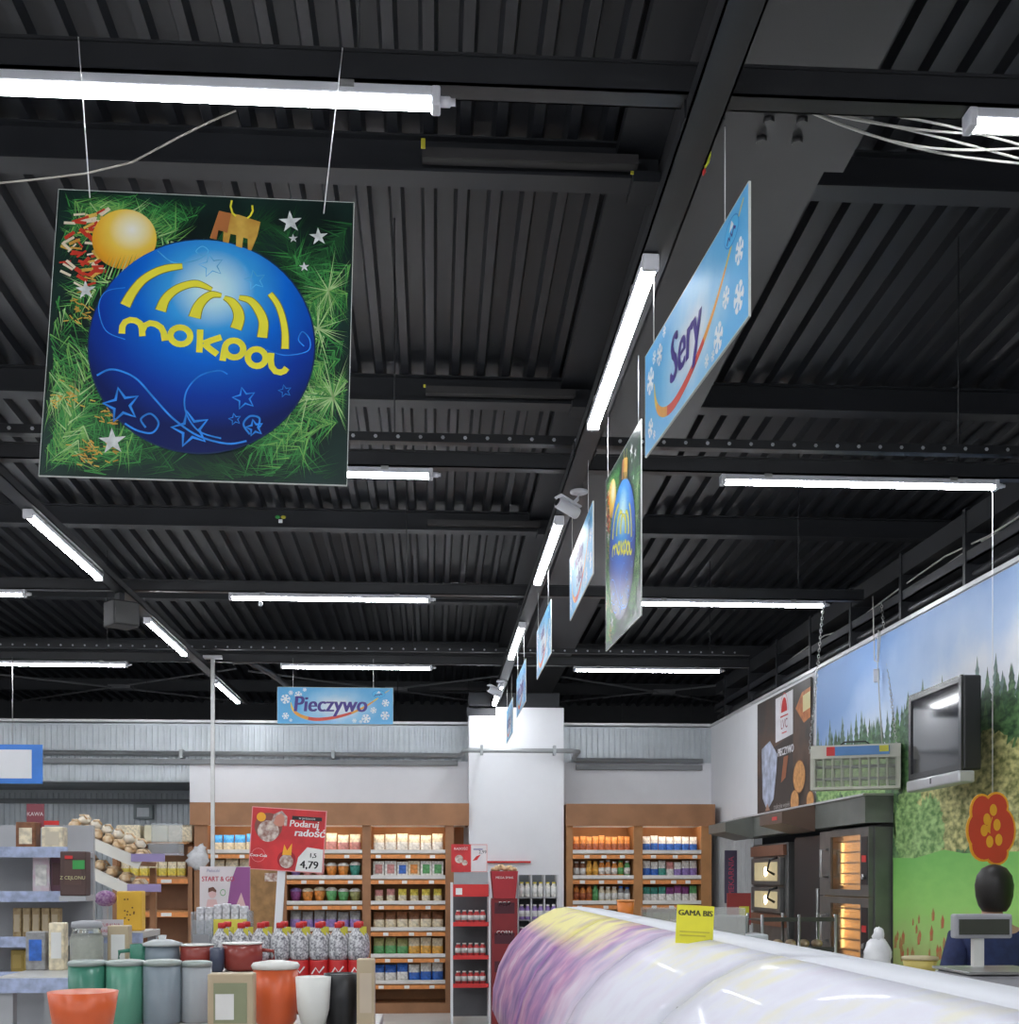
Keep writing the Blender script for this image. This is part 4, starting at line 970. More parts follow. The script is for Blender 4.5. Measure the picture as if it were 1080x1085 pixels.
fill(304, 384, 2, [('cup', 'plum', 'violet', 1, 'plum'), ('cup', 'orange', 'cream', 2, 'orange'), ('cup', 'green', 'white', 2, 'green'), ('cup', 'olive', 'white', 1, 'olive')], ordn[2]+' '+LB)
fill(304, 384, 3, [('bag', 'grey', 'violet', 6, 'grey and violet')], ordn[3]+' '+LB)
fill(304, 384, 4, [('bag', 'cream', 'olive', 6, 'cream and olive')], ordn[4]+' '+LB)
fill(393, 472, 0, [('bag', 'cream', 'white', 6, 'cream')], ordn[0]+' '+LC)
fill(393, 472, 1, [('carton', 'white', 'pink', 2, 'white and pink'), ('carton', 'white', 'blue', 1, 'white and blue'), ('carton', 'cream', 'orange', 1, 'orange'), ('carton', 'white', 'green', 2, 'white and green')], ordn[1]+' '+LC)
fill(393, 472, 2, [('bag', 'pink', 'cream', 2, 'pinkish'), ('bag', 'yellow', 'cream', 4, 'yellow')], ordn[2]+' '+LC, s=.75)
fill(393, 472, 3, [('bag', 'brown', 'cream', 6, 'brown')], ordn[3]+' '+LC)
fill(393, 472, 4, [('bag', 'olive', 'green', 3, 'olive green'), ('bag', 'cream', 'amber', 3, 'amber')], ordn[4]+' '+LC)
fill(393, 472, 5, [('bag', 'blue', 'white', 3, 'blue'), ('bag', 'white', 'blue', 3, 'white')], ordn[5]+' '+LC)

# low unit left of the big shelving
YFt2 = YFt; x0, x1 = pt(118, None, 14.5)[0], pt(203, None, 14.5)[0]; cx = (x0+x1)/2
t = thing('low_shelving', 'lower brown shelving with orange price strips between the pastry stand and the big shelving', 'shelving', (cx, 14.8, 0))
MB().m(wood).box(x0-cx, .2, 0, x1-cx, .24, 2.02).box(x1-cx-.05, -.25, 0, x1-cx, .2, 1.95).box(x0-cx, -.25, 0, x0-cx+.05, .2, 1.95).build('carcass', t)
for z in (shz[1]+.01, vz(964), vz(1000), .4, 2.0):
    s_ = MB().m(woodin).box(x0-cx+.05, -.25, z-.02, x1-cx-.05, .2, z).build('shelf', t)
    if z < 1.9: MB().m(orange).box(x0-cx+.05, -.262, z-.08, x1-cx-.05, -.252, z-.02).m(tagw).box(.1, -.265, z-.07, .22, -.262, z-.03).build('price_strip', s_)
for i, (dx, m_, lab) in enumerate(((-.30, 'cream', 'left'), (.02, 'yellow', 'middle'), (.3, 'cream', 'right'))):
    o = MB().m(pal['cream'] if i != 1 else mat('pale_butter', (.72, .68, .5), .5)).box(-.14, -.12, 0, .14, .12, .2, bev=.02).build('wrapped_loaf_pack', loc=(cx+dx, 14.75, 2.002)); tag(o, 'pale wrapped pack, %s of three on top of the low brown shelving' % lab, 'pack')
for i in range(7):
    product('bag', 'cream', 'yellow', (cx-.345+i*.108, 14.70, shz[1]+.012), place(i, 7)+'cream packet on upper shelf of the low brown shelving', 'cream packets on the low shelving', .92)
x, z = pt(210, 905, 14.2)
o = MB().m(mat('clear_crinkled', (.62, .62, .64), .25, bump=.8, scale=40)).blob((0, 0, .12), .12, .07, .11, 16, 11, .22).blob((.03, 0, .2), .07, .05, .09, 9, 7, .3).build('clear_bag', loc=(x, 14.16, z-.18))
tag(o, 'crinkled clear bag hanging at the corner between low and tall shelving', 'bag')
h_ = MB().m(wood).box(-.01, .0, -.01, .01, .35, .0).build('shelf_hook', o)
h_.location = (0, 0, .14)

# ------------------------------------------------------------------ posters and stands in front
Yp = 8.2; s_ = Yp/F
t = thing('price_poster', 'tilted red poster reading Podaruj radość with the price 4,79', 'poster', (pt(305, None, Yp)[0], Yp, pt(305, 890, Yp)[1]), 0); 
Wp, Hp = .475, .40
b = MB().m(mat('poster_red', (.60, .03, .035), .4, var=.2, scale=6)).box(-Wp/2, -.004, -Hp/2, Wp/2, .004, Hp/2)
b.m(mat('poster_pink_edge', (.75, .3, .3), .5)); e = .006
b.box(-Wp/2-e, -.005, -Hp/2-e, Wp/2+e, .005, -Hp/2).box(-Wp/2-e, -.005, Hp/2, Wp/2+e, .005, Hp/2+e).box(-Wp/2-e, -.005, -Hp/2, -Wp/2, .005, Hp/2).box(Wp/2, -.005, -Hp/2, Wp/2+e, .005, Hp/2)
fur = mat('poster_white_fluff', (.7, .62, .56), .5, c2=(.3, .15, .12), scale=30)
b.m(mat('poster_brown', (.25, .08, .06), .5)).disc((-.13, .08), .09, -.0045).m(fur).disc((-.13, .05), .07, -.005).m(mat('poster_pinkish', (.6, .25, .18), .5)).disc((-.06, .13), .045, -.0055).m(oran).disc((-.18, .14), .03, -.0055)
b.m(fur).ribbon([(-.11, .10), (-.09, .16), (-.05, .18), (-.02, .15), (-.02, .09)], .018, -.006)
b.m(mat('poster_darkred', (.35, .01, .02), .5)).disc((0, -.13), .06, -.0045).m(fur).disc((0, -.14), .045, -.005).m(oran).poly([(-.03, -.1), (-.02, -.03), (0, -.07), (.03, -.02), (.03, -.1)], -.0055)
b.m(mat('poster_rose', (.75, .2, .2), .5)).staro((-.185, -.11), .045, -.005, .004, 16, .95)
b.m(tagw).text('Coca-Cola', .026, -.185, -.12, -.0055, .0005, .3)
b.m(tagw).poly([(.06, -.2), (.235, -.2), (.235, -.05), (.13, -.04), (.075, -.11)], -.0048)
b.m(tagw).text('Podaruj', .062, .10, .09, -.0055, .001, .1).text('radość', .068, .14, .03, -.0055, .0015, .15)
b.m(black).text('1,5', .04, .17, -.105, -.0058, .001).text('4,79', .07, .15, -.178, -.0058, .0015).box(.02, -.0055, .135, .215, -.0045, .16)
b.m(tagw).text('w prezencie', .022, .118, .141, -.0062)
b.build('printed_card', t, recalc=False); t.rotation_euler = (0, math.radians(3.5), 0)
zc = t.location.z
MB().m(white).box(-.055, .006, -zc+.02, -.005, .03, -.1).box(-.2, -.12, -zc, .15, .16, -zc+.02).build('stand_post', t)

# promotional card START & GO with crate below
Yp = 6.6; x, z = pt(238.5, 988, Yp)
t = thing('promo_card', 'white and violet upright card reading START & GO', 'card', (x, Yp, z))
Wp = .262; Hp = .36
b = MB().m(mat('card_white', (.75, .70, .72), .5)).box(-Wp/2, -.004, 0, Wp/2, .004, Hp)
b.m(mat('card_violet', (.33, .10, .30), .5)).poly([(Wp/2, Hp-.003), (.06, Hp-.003), (.03, .29), (.01, .17), (Wp/2, .17)], -.005)
b.m(mat('card_pink', (.75, .5, .5), .5)).poly([(.05, .17), (.085, .245), (.115, .17)], -.0055).disc((-.065, .24), .02, -.0052).poly([(-.1, .17), (-.09, .215), (-.045, .215), (-.03, .17)], -.0054)
b.m(mat('card_brown', (.15, .06, .04), .5)).poly([(-.087, .245), (-.085, .265), (-.06, .27), (-.044, .255), (-.045, .245), (-.065, .252)], -.0056)
b.m(mat('card_letter', (.55, .05, .09), .5)).text('START & GO', .030, -.035, .295, -.0055, .0004)
b.m(grn).staro((-.01, .245), .014, -.0055, .003, 8, .9)
b.m(mat('card_letter2', (.3, .3, .45), .5)).text('Pieluszki', .02, -.06, .335, -.0055)
b.build('printed_card', t, recalc=False)
MB().m(greym).box(-.06, .004, 0, .06, .06, .01).build('foot', t)
x, z = pt(236, 1000, 6.2); zt = z
clear = mat('clear_plastic', (.8, .82, .85), .1, trans=.85, var=0)
t = thing('clear_bin', 'clear plastic bin with a yellow label holding small white packs, below the START & GO card', 'bin', (x, 6.2, zt-.04))
cbm = mat('frosted_bin', (.5, .55, .58), .25, alpha=.35, var=.1)
b = MB().m(cbm).box(-.14, -.08, 0, .14, .08, .008).box(-.14, -.08, .008, -.132, .08, .2).box(.132, -.08, .008, .14, .08, .2).box(-.132, -.08, .008, .132, -.072, .16).box(-.132, .072, .008, .132, .08, .2); b.build('bin_shell', t)
MB().m(mat('label_yellow', (.8, .72, .1), .5)).box(-.03, -.084, .07, .13, -.081, .165).m(greym).box(-.13, -.084, .01, -.05, -.081, .09).build('front_label', t)
for k in range(6):
    o = MB().m(mat('small_white_pack', (.72, .72, .76), .4, var=.3, scale=60)).box(-.019, -.03, 0, .019, .03, .20+.03*random.random(), bev=.006).build('small_pack', loc=(x-.105+k*.042, 6.2, zt-.03)); tag(o, place(k, 6)+'small white pack standing in the clear bin', 'pack', 'small white packs in the clear bin')
# plinth holding card and bin
X0, X1 = pt(200, None, 6.4)[0], pt(262, None, 6.4)[0]
t = thing('display_plinth', 'beige display plinth carrying the clear bin and the START & GO card', 'plinth', ((X0+X1)/2, 6.42, 0))
MB().m(mat('plinth_beige', (.5, .42, .33), .6)).box(-.17, -.34, 0, .17, .34, zt-.045, bev=.006).build('plinth_body', t)
bpy.data.objects['promo_card'].location.z = zt-.045
bpy.data.objects['promo_card'].scale = (1, 1, (zt-.045-pt(238, 918, 6.6)[1])/(-.36))
# brown panel and white post beside
x0, x1 = pt(262, None, 13.2)[0], pt(297, None, 13.2)[0]
t = thing('end_panel', 'brown wooden end panel behind the red poster', 'panel', ((x0+x1)/2, 13.3, 0)); hw = (x1-x0)/2
MB().m(mat('oak_brown', (.32, .17, .06), .5, var=.25, scale=9)).box(-hw, -.02, 0, hw, .02, pt(280, 921, 13.2)[1]).build('board', t)
MB().m(fur).box(-.0, -.024, pt(280, 934, 13.2)[1], .14, -.02, pt(280, 927, 13.2)[1]+.02).build('small_notice', t)

# racks in front of the column
Yr = 13.4
def rx(u): return pt(u, None, Yr)[0]
def rzv(v, u=500): return pt(u, v, Yr)[1]
cx = (rx(479)+rx(519))/2; hw = (rx(519)-rx(479))/2
t = thing('snack_rack', 'black wire snack rack with red header beside the right end of the left shelving', 'rack', (cx, Yr+.2, 0))
b = MB().m(white)
for sx in (-1, 1): b.box(sx*hw-.012, -.2, 0, sx*hw+.012, -.17, rzv(935)); b.box(sx*hw-.012, .17, 0, sx*hw+.012, .2, rzv(935))
b.build('frame', t)
MB().m(mat('rack_mesh', (.10, .10, .11), .5)).box(-hw+.012, .17, .05, hw-.012, .185, rzv(945)).build('back_mesh', t)
MB().m(red).box(-hw+.012, -.22, rzv(950), hw-.012, -.17, rzv(937)).m(tagw).box(-hw+.04, -.223, rzv(948), -hw+.11, -.22, rzv(941)).build('red_header', t)
for v in (978, 1013, 1043):
    MB().m(mat('rack_mesh', (.10, .10, .11), .5)).box(-hw+.012, -.2, rzv(v)-.01, hw-.012, .17, rzv(v)).m(red).box(-hw+.012, -.215, rzv(v)-.035, hw-.012, -.2, rzv(v)+.01).build('rack_shelf', t)
    for k in range(5):
        product('jar', 'red', 'white', (cx-hw+.07+k*(2*hw-.14)/4, Yr+.12, rzv(v)+.001), place(k, 5)+'red jar on the %s shelf of the black snack rack' % {978: 'top', 1013: 'middle', 1043: 'bottom'}[v], 'red jars on the snack rack', .9)
o = MB().m(mat('poster_red', (.60, .03, .035), .4)).box(-.105, -.006, 0, .105, .006, .30)
o.m(fur).disc((-.02, .14), .045, -.0075).disc((.04, .1), .03, -.008).m(tagw).text('RADOŚĆ', .036, 0, .24, -.0078)
o = o.build('red_card', loc=(rx(488.5), Yr-.02, rzv(924)), recalc=False); tag(o, 'small red promotional card standing above the snack rack', 'card')
o = MB().m(mat('poster_pink_edge', (.75, .3, .3), .5)).box(-.09, -.006, 0, .09, .006, .30).m(mat('card_white', (.75, .70, .72), .5)).box(-.083, -.0075, .008, .083, -.006, .292)
o.m(red).poly([(-.07, .12), (-.03, .17), (.02, .19), (-.02, .13)], -.008).m(black).text('2,99', .05, .04, .2, -.0082).m(purp).box(-.06, -.0082, .24, .04, -.0078, .25)
o = o.build('price_card', loc=(rx(507.5), Yr-.02, rzv(924)), recalc=False); tag(o, 'small white price card right of the red card above the snack rack', 'card')
t = thing('card_holder', 'small clear holder carrying the two promotional cards on the snack rack', 'holder', (cx, Yr+.02, rzv(937)))
MB().m(greym).box(-hw+.02, -.04, 0, hw-.02, .0, rzv(924)-rzv(937)-.002).build('holder_body', t)
cx = (rx(521)+rx(548))/2; hw = (rx(548)-rx(521))/2
t = thing('popcorn_stand', 'dark red cardboard display stand shaped like a popcorn bucket', 'display stand', (cx, Yr+.1, 0))
MB().m(darkred).box(-hw, -.15, 0, hw, .15, rzv(952)).build('stand_body', t)
MB().m(mat('bucket_red', (.40, .02, .03), .5)).prism([(-hw*.85, rzv(952)), (hw*.85, rzv(952)), (hw*1.05, rzv(923)), (-hw*1.05, rzv(923))], 'y', -.16, .14).build('bucket_top', t)
b = MB().m(mat('popcorn_cream', (.72, .52, .30), .6))
for k in range(40):
    a = random.uniform(-1, 1); b.blob((a*hw*.95, random.uniform(-.12, .12), rzv(922)+(1-a*a)*.05*random.random()), .025, .025, .022, 7, 5, .2)
b.build('popcorn_top', t)
b = MB().m(tagw).text('POP', .07, 0, rzv(960), -.152).text('CORN', .06, 0, rzv(990), -.152).text('MEGA SMAK', .035, 0, rzv(931), -.163); b.build('lettering', t, recalc=False)
for v in (968, 1000, 1030): MB().m(mat('shelf_slot', (.07, .01, .02), .6)).box(-hw+.03, -.152, rzv(v), hw-.03, -.15, rzv(v)+.12).build('shelf_slot', t)
cx = (rx(550)+rx(592))/2; hw = (rx(592)-rx(550))/2
t = thing('bottle_rack', 'grey rack of small bottles in front of the white column', 'rack', (cx, Yr+.25, 0))
MB().m(mat('rack_grey', (.13, .14, .15), .5)).box(-hw, .12, 0, hw, .15, rzv(927)).build('back_panel', t)
b = MB().m(pale)
for k in range(4): x = -hw+2*hw*k/3; b.box(x-.008, -.15, 0, x+.008, .12, rzv(927))
b.build('divider', t)
for v, c1, c2 in ((951, 'white', 'yellow'), (975, 'violet', 'white'), (999, 'plum', 'white')):
    MB().m(greym).box(-hw, -.15, rzv(v)-.012, hw, .12, rzv(v)).build('rack_shelf', t)
    for k in range(6):
        product('jar', c1, c2, (cx-hw+(k//2+(.27, .73)[k % 2])*2*hw/3, Yr+.14, rzv(v)+.001), place(k, 6)+'small %s jar on the grey rack before the column' % c1, '%s jars on the grey rack' % c1, (.85, .85, 1.1))
x0, x1 = pt(516, None, 14.5)[0], pt(563, None, 14.5)[0]
t = thing('red_shelf_strip', 'thin red strip on the white column above the popcorn stand', 'strip', ((x0+x1)/2, 14.58, rzv(913)))
MB().m(red).box(-(x1-x0)/2, -.015, 0, (x1-x0)/2, .018, .022).build('strip_body', t)

# ================================================================== FRONT LEFT
def upx(u, Y): return pt(u, None, Y)[0]
def vpz(v, Y, u=300): return pt(u, v, Y)[1]
gond = mat('gondola_grey', (.42, .43, .45), .4); gtop = mat('gondola_top', (.50, .49, .46), .35)
pricem = mat('blue_price_rail', (.38, .44, .62), .4, var=.2, scale=30)
def gondola(label, x0, x1, y0, y1, z, name='display_table', shelves=()):
    cx, cy = (x0+x1)/2, (y0+y1)/2; w2, d2 = (x1-x0)/2, (y1-y0)/2
    t = thing(name, label, 'display table', (cx, cy, 0))
    MB().m(gtop).box(-w2, -d2, z-.03, w2, d2, z, bev=.004).build('top_board', t)
    for sx in (-1, 1):
        for sy in (-1, 1): MB().m(gond).box(sx*(w2-.03)-.02, sy*(d2-.03)-.02, 0, sx*(w2-.03)+.02, sy*(d2-.03)+.02, z-.03).build('leg', t)
    MB().m(gond).box(-w2+.02, -d2+.02, .15, w2-.02, d2-.02, .18).build('lower_shelf', t)
    MB().m(pricem).box(-w2, -d2-.006, z-.05, w2, -d2, z-.004).build('price_rail', t)
    return t
ZG = 1.285
gondola('long pale display table carrying the pots and glass jars, front left', upx(20, 4.2), upx(300, 4.2), 3.98, 4.48, ZG)
ZF = 1.17
gondola('lower pale display table nearest the camera with green tins and the orange pot', upx(30, 3.5), upx(400, 3.5), 3.1, 3.9, ZF)
glz = mat('jar_glass', (.75, .8, .78), .08, trans=.9, var=0)
def ceramic(name, label, cat, u, Y, z, prof, m_, lid=None, handle=0, seg=22, group=None):
    t = thing(name, label, cat, (upx(u, Y), Y, z), 0, group)
    o = MB().m(m_).lathe(prof, (0,0,0), seg).build('body', t)
    if lid: MB().m(lid[0]).lathe(lid[1], (0,0,0), seg).build('lid', t)
    R_ = max(p_[0] for p_ in prof); H_ = prof[-1][1]
    if handle:
        MB().m(m_).tube([(handle*R_*.9, 0, H_*.8), (handle*(R_+.035), 0, H_*.75), (handle*(R_+.038), 0, H_*.4), (handle*R_*.9, 0, H_*.25)], .007, 8).build('handle', t)
    return t
def pot(r_, h): return [(r_*.7, 0), (r_*.92, h*.12), (r_, h*.5), (r_*.97, h), (r_*.9, h), (r_*.9, h*.97)]
enam = mat('red_brown_enamel', (.27, .045, .035), .25, var=.15); teal = mat('green_enamel', (.05, .22, .15), .3, var=.15); slate = mat('slate_enamel', (.22, .27, .31), .3, var=.1)
oran2 = mat('orange_enamel', (.72, .13, .04), .3); porc = mat('white_porcelain', (.72, .72, .68), .3)
ceramic('enamel_bowl', 'smaller red-brown enamel bowl, left of the dark mug', 'bowl', 209, 4.2, ZG, pot(.056, .085), enam, (porc, [(.056, .085), (.058, .089), (.05, .09)]))
ceramic('enamel_pot', 'larger red-brown enamel pot with pale rim, right of the dark mug', 'pot', 257, 4.2, ZG, pot(.068, .09), enam, (porc, [(.067, .09), (.07, .094), (.06, .095)]), 1)
ceramic('dark_mug', 'small dark blue mug between the two red-brown enamel pots', 'mug', 230, 4.15, ZG, pot(.024, .08), mat('dark_blue_enamel', (.05, .06, .10), .3))
ceramic('slate_pot', 'slate grey pot with a pale lid beside the green mug', 'pot', 172, 4.2, ZG, pot(.058, .085), slate, (mat('pale_lid', (.5, .53, .53), .3), [(.064, .085), (.066, .093), (.03, .105), (.012, .107), (.014, .12)]))
ceramic('green_mug', 'dark green mug between the glass jar and the slate pot', 'mug', 148, 4.2, ZG, pot(.032, .09), teal, None, -1)
t = thing('storage_jar', 'glass storage jar filled with white sweets at front left', 'jar', (upx(92, 4.2), 4.2, ZG))
MB().m(glz).lathe([(.040, 0), (.052, .01), (.054, .11), (.045, .135), (.045, .145)], (0,0,0), 20).build('glass_body', t)
MB().m(mat('white_sweets', (.72, .70, .62), .6, bump=.8, scale=70)).lathe([(.038, .005), (.046, .015), (.048, .108), (.03, .122)], (0,0,0), 20).build('contents', t)
MB().m(greym).lathe([(.048, .145), (.05, .15), (.048, .165), (.02, .17)], (0,0,0), 20).build('lid', t)
for u, m_, lab, w_, h_ in ((62, 'cream', 'cream carton left of the glass storage jar', .04, .16), (127, 'amber', 'beige carton just right of the glass storage jar', .055, .15), (40, 'grey', 'grey carton at the left edge beside the cream carton', .05, .13)):
    t = thing('food_carton', lab, 'carton', (upx(u, 4.28), 4.28, ZG)); box_parts(t, mat('beige_card', (.52, .42, .28), .5) if m_ == 'amber' else pal[m_], tagw if m_ != 'grey' else pal['blue'], w_*1.3, h_, .05)
def tin(u, Y, m_, label, r_=.055, h=.17, z=ZF):
    t = thing('storage_tin', label, 'tin', (upx(u, Y), Y, z)); MB().m(m_).lathe([(r_*.95, 0), (r_, .006), (r_, h)], (0,0,0), 24).build('tin_body', t); MB().m(mat('tin_lid', (.35, .4, .38), .3, .4)).lathe([(r_*1.03, h), (r_*1.03, h+.012), (r_*.8, h+.016)], (0,0,0), 24).build('lid', t)
tin(93, 3.7, teal, 'green tin below the glass storage jar'); tin(133, 3.7, mat('green_tin_light', (.10, .30, .21), .3), 'lighter green tin right of the first green tin'); tin(172, 3.7, slate, 'slate blue tin below the slate pot'); tin(208, 3.72, mat('tin_grey', (.33, .36, .38), .3), 'grey tin below the smaller red-brown bowl', .045, .165)
ceramic('orange_bowl', 'orange bowl at the bottom left corner in front of the green tin', 'bowl', 88, 3.25, ZF, [(.04, 0), (.075, .05), (.088, .135), (.08, .135)], oran2)
ceramic('orange_pot', 'orange-red pot with a white rim and looped handle near the bottom', 'pot', 292, 3.6, ZF, pot(.066, .165), oran2, (porc, [(.066, .165), (.070, .175), (.064, .183), (.02, .19)]), 1)
t = thing('picture_frame_box', 'beige gift box with an olive oval window between the grey tin and orange pot', 'box', (upx(246, 3.45), 3.45, ZF))
MB().m(mat('beige_card', (.52, .42, .28), .5)).box(-.062, -.03, 0, .062, .03, .165, bev=.004).build('box_body', t)
MB().m(mat('olive_window', (.28, .30, .18), .4)).box(-.045, -.032, .03, .045, -.03, .14).m(tagw).box(-.04, -.034, .04, .01, -.032, .11).build('window', t)
ceramic('white_bowl', 'white bowl to the right of the orange-red pot', 'bowl', 332, 3.5, ZF, [(.03, 0), (.045, .06), (.05, .15), (.044, .15)], porc)
ceramic('black_pot', 'black pot in front of the cola bottles', 'pot', 362, 3.55, ZF, pot(.052, .155), black)
t = thing('food_carton', 'plain beige carton right of the black pot', 'carton', (upx(388, 3.5), 3.5, ZF)); box_parts(t, mat('beige_card', (.52, .42, .28), .5), mat('beige_panel', (.6, .5, .38), .5), .05, .2, .05)

# cola bottles
Yb = 5.1; zb_ = 1.10
x0, x1 = upx(222, Yb), upx(392, Yb)
t = thing('drinks_stack', 'dark crate stack carrying the rows of cola bottles', 'crate', ((x0+x1)/2, Yb+.12, 0)); w2 = (x1-x0)/2
for k in range(4): MB().m(mat('crate_black', (.025, .022, .022), .5)).box(-w2, -.18, k*.275, w2, .18, k*.275+.265, bev=.01).build('crate_layer', t)
shrink = mat('speckled_shrink_wrap', (.75, .75, .76), .3, c2=(.14, .14, .16), scale=110)
cola = mat('cola_brown', (.03, .012, .01), .12, coat=1); colab = None
def cola_bottle(loc, label):
    global colab
    if colab: return dup(colab, loc, 0, label)
    t = thing('cola_bottle', label, 'bottle', loc, 0, 'cola bottles with red labels'); colab = t
    MB().m(cola).lathe([(.030, 0), (.039, .012), (.040, .07), (.037, .10), (.037, .17), (.036, .172)], (0,0,0), 18).build('bottle_body', t)
    MB().m(shrink).lathe([(.037, .172), (.0415, .19), (.0415, .235), (.037, .262), (.024, .285), (.015, .30)], (0,0,0), 18).build('upper_sleeve', t)
    b = MB().m(red).lathe([(.0385, .09), (.0395, .095), (.0395, .165), (.0385, .17)], (0,0,0), 18)
    b.m(tagw).ribbon([(-.026, .115), (-.01, .14), (.004, .12), (.024, .145)], .006, -.0405).build('label', t)
    MB().m(red).lathe([(.016, .30), (.0165, .318), (.014, .322)], (0,0,0), 14).build('cap', t)
    MB().m(ylw).box(.01, -.02, .27, .03, -.016, .30).build('neck_tag', t)
    return t
for r_ in range(2):
    for k in range(8): cola_bottle((x0+.05+k*(2*w2-.1)/7, Yb+r_*.14, 1.091), place(k, 8)+'cola bottle in the %s row on the dark crates' % ('front', 'rear')[r_])

# left edge shelving
Yl = 5.1
x1 = upx(72, Yl); x0 = upx(-60, Yl)
t = thing('edge_shelving', 'grey shop shelving with blue price rails at the left edge', 'shelving', ((x0+x1)/2, Yl+.2, 0)); w2 = (x1-x0)/2
zs = [vpz(v, Yl, 50) for v in (902, 949, 997, 1034)]
MB().m(gond).box(-w2, .17, 0, w2, .2, zs[0]+.12).box(-w2, -.2, 0, w2, .17, .1).build('back_panel', t)
for z in zs+[.8, .45]:
    o = MB().m(gond).box(-w2, -.2, z-.02, w2, .17, z).build('shelf', t); MB().m(pricem).box(-w2, -.212, z-.025, w2, -.2, z+.018).build('price_rail', o)
cxl = (x0+x1)/2
def carton(u, z, w_, h, d, m1, m2, label, y=Yl+.1, name='food_carton', txt=None, tm_=None, cat='carton'):
    t = thing(name, label, cat, (upx(u, y), y, z+.001)); box_parts(t, m1, m2, w_, h, d)
    if txt: MB().m(tm_ or tagw).text(txt, w_*.2, 0, h*.12, -d/2-.0015).build('lettering', t, recalc=False)
    return t
carton(58, zs[0], .085, .10, .07, pal['cream'], mat('cream_grid', (.62, .55, .42), .5), 'cream carton on the top left-edge shelf')
carton(30, zs[0], .08, .12, .07, pal['brown'], pal['cream'], 'brown carton on the top left-edge shelf at the frame')
t = thing('shelf_sign', 'maroon and white lettered sign above the left-edge shelving', 'sign', (upx(52, 5.25), 5.25, zs[0]+.10)); 
MB().m(mat('maroon_sign', (.25, .06, .08), .5)).box(-.09, -.005, .0, -.02, .005, .10).m(mat('card_white', (.75, .70, .72), .5)).text('KAWA', .022, -.055, .05, -.006).m(red).box(-.02, -.005, .012, .04, .005, .03).build('sign_board', t, recalc=False)
MB().m(gond).box(-.07, .0, -.1, -.06, .008, .0).build('sign_post', t)
carton(46, zs[1], .07, .155, .06, mat('pink_white_pack', (.70, .52, .58), .5, c2=(.75, .72, .74), scale=25), pal['white'], 'pink and white pack on the second left-edge shelf')
carton(62, zs[1], .045, .165, .06, mat('aubergine_pack', (.12, .05, .07), .5), mat('dark_brown_panel', (.08, .03, .03), .5), 'dark aubergine pack beside the tea box')
t = carton(79, zs[1], .10, .175, .07, mat('tea_brown', (.09, .05, .045), .5), mat('tea_panel', (.11, .06, .05), .5), 'dark brown tea box with a green label reading Z CEJLONU', y=5.0, name='tea_box')
t.location.x = upx(80, 5.0)
MB().m(grn).box(.0, -.040, .105, .046, -.0375, .14).m(mat('tea_lettering', (.6, .58, .3), .5)).text('Z CEJLONU', .019, 0, .065, -.040).m(red).box(-.03, -.040, .145, .0, -.0375, .158).build('tea_label', t, recalc=False)
t = thing('tea_shelf_bracket', 'short grey bracket shelf carrying the tea box', 'bracket', (upx(80, 5.0), 5.0, zs[1]))
MB().m(gond).box(-.052, -.04, -.02, .052, .1, -.0).build('plate', t)
for k in range(5):
    carton(20+k*10, zs[2], .034, .13, .05, mat('straw_bundle', (.50, .38, .20), .6, c2=(.3, .2, .1), scale=40), mat('straw_band', (.55, .45, .3), .5), place(k, 5)+'straw-coloured pasta bundle on the third left-edge shelf', cat='packet', name='pasta_bundle')
for k in range(4):
    carton(20+k*13, zs[3], .05, .10, .05, mat('amber_pack', (.45, .32, .08), .5), mat('amber_pack2', (.55, .40, .12), .5), place(k, 4)+'amber packet on the lowest left-edge shelf', cat='packet', name='amber_packet')

# pastry stand
Yq = 8.0
def P3(u, v): X, Z = pt(u, v, Yq); return Vector((X, Z))
A1, B1 = P3(66, 877), P3(150, 913); A2, B2 = P3(78, 913), P3(146, 945)
base = Vector(((A1.x+B1.x)/2, 0, 0))
t = thing('pastry_stand', 'sloping two-tier pastry stand with white edges and violet price tags at left', 'stand', (base.x, Yq+.2, 0))
wl = mat('cream_edge', (.70, .68, .62), .4)
for A, B in ((A1, B1), (A2, B2)):
    d = (B-A).normalized(); n = Vector((-d.y, d.x)); a0 = Vector((A.x-base.x, A.y)); b0 = Vector((B.x-base.x, B.y))
    sh = MB().m(wood).prism([tuple(a0-n*.03), tuple(b0-n*.03), tuple(b0), tuple(a0)], 'y', -.19, .25).build('sloping_shelf', t)
    MB().m(wl).prism([tuple(a0-n*.05), tuple(b0-n*.05), tuple(b0+n*.02), tuple(a0+n*.02)], 'y', -.21, -.19).build('front_edge', sh)
    MB().m(mat('violet_tag', (.30, .24, .45), .5)).prism([tuple(b0+Vector((-.06, -.0))), tuple(b0+Vector((.15, 0))), tuple(b0+Vector((.15, .05))), tuple(b0+Vector((-.06, .05)))], 'y', -.225, -.215).build('violet_price_tag', sh)
for sx in (A1.x-base.x+.02, B1.x-base.x-.02):
    MB().m(wood).box(sx-.02, .2, 0, sx+.02, .24, (1.9 if sx < 0 else 1.66)).build('post', t)
    MB().m(wood).box(sx-.02, -.19, 0, sx+.02, .24, .04).build('foot', t)
roll = None
rollm = mat('pastry_crust', (.62, .40, .20), .55, c2=(.75, .60, .42), scale=22, bump=.3); rollw = mat('icing_pale', (.75, .70, .60), .5, bump=.4, scale=30)
kk = 0
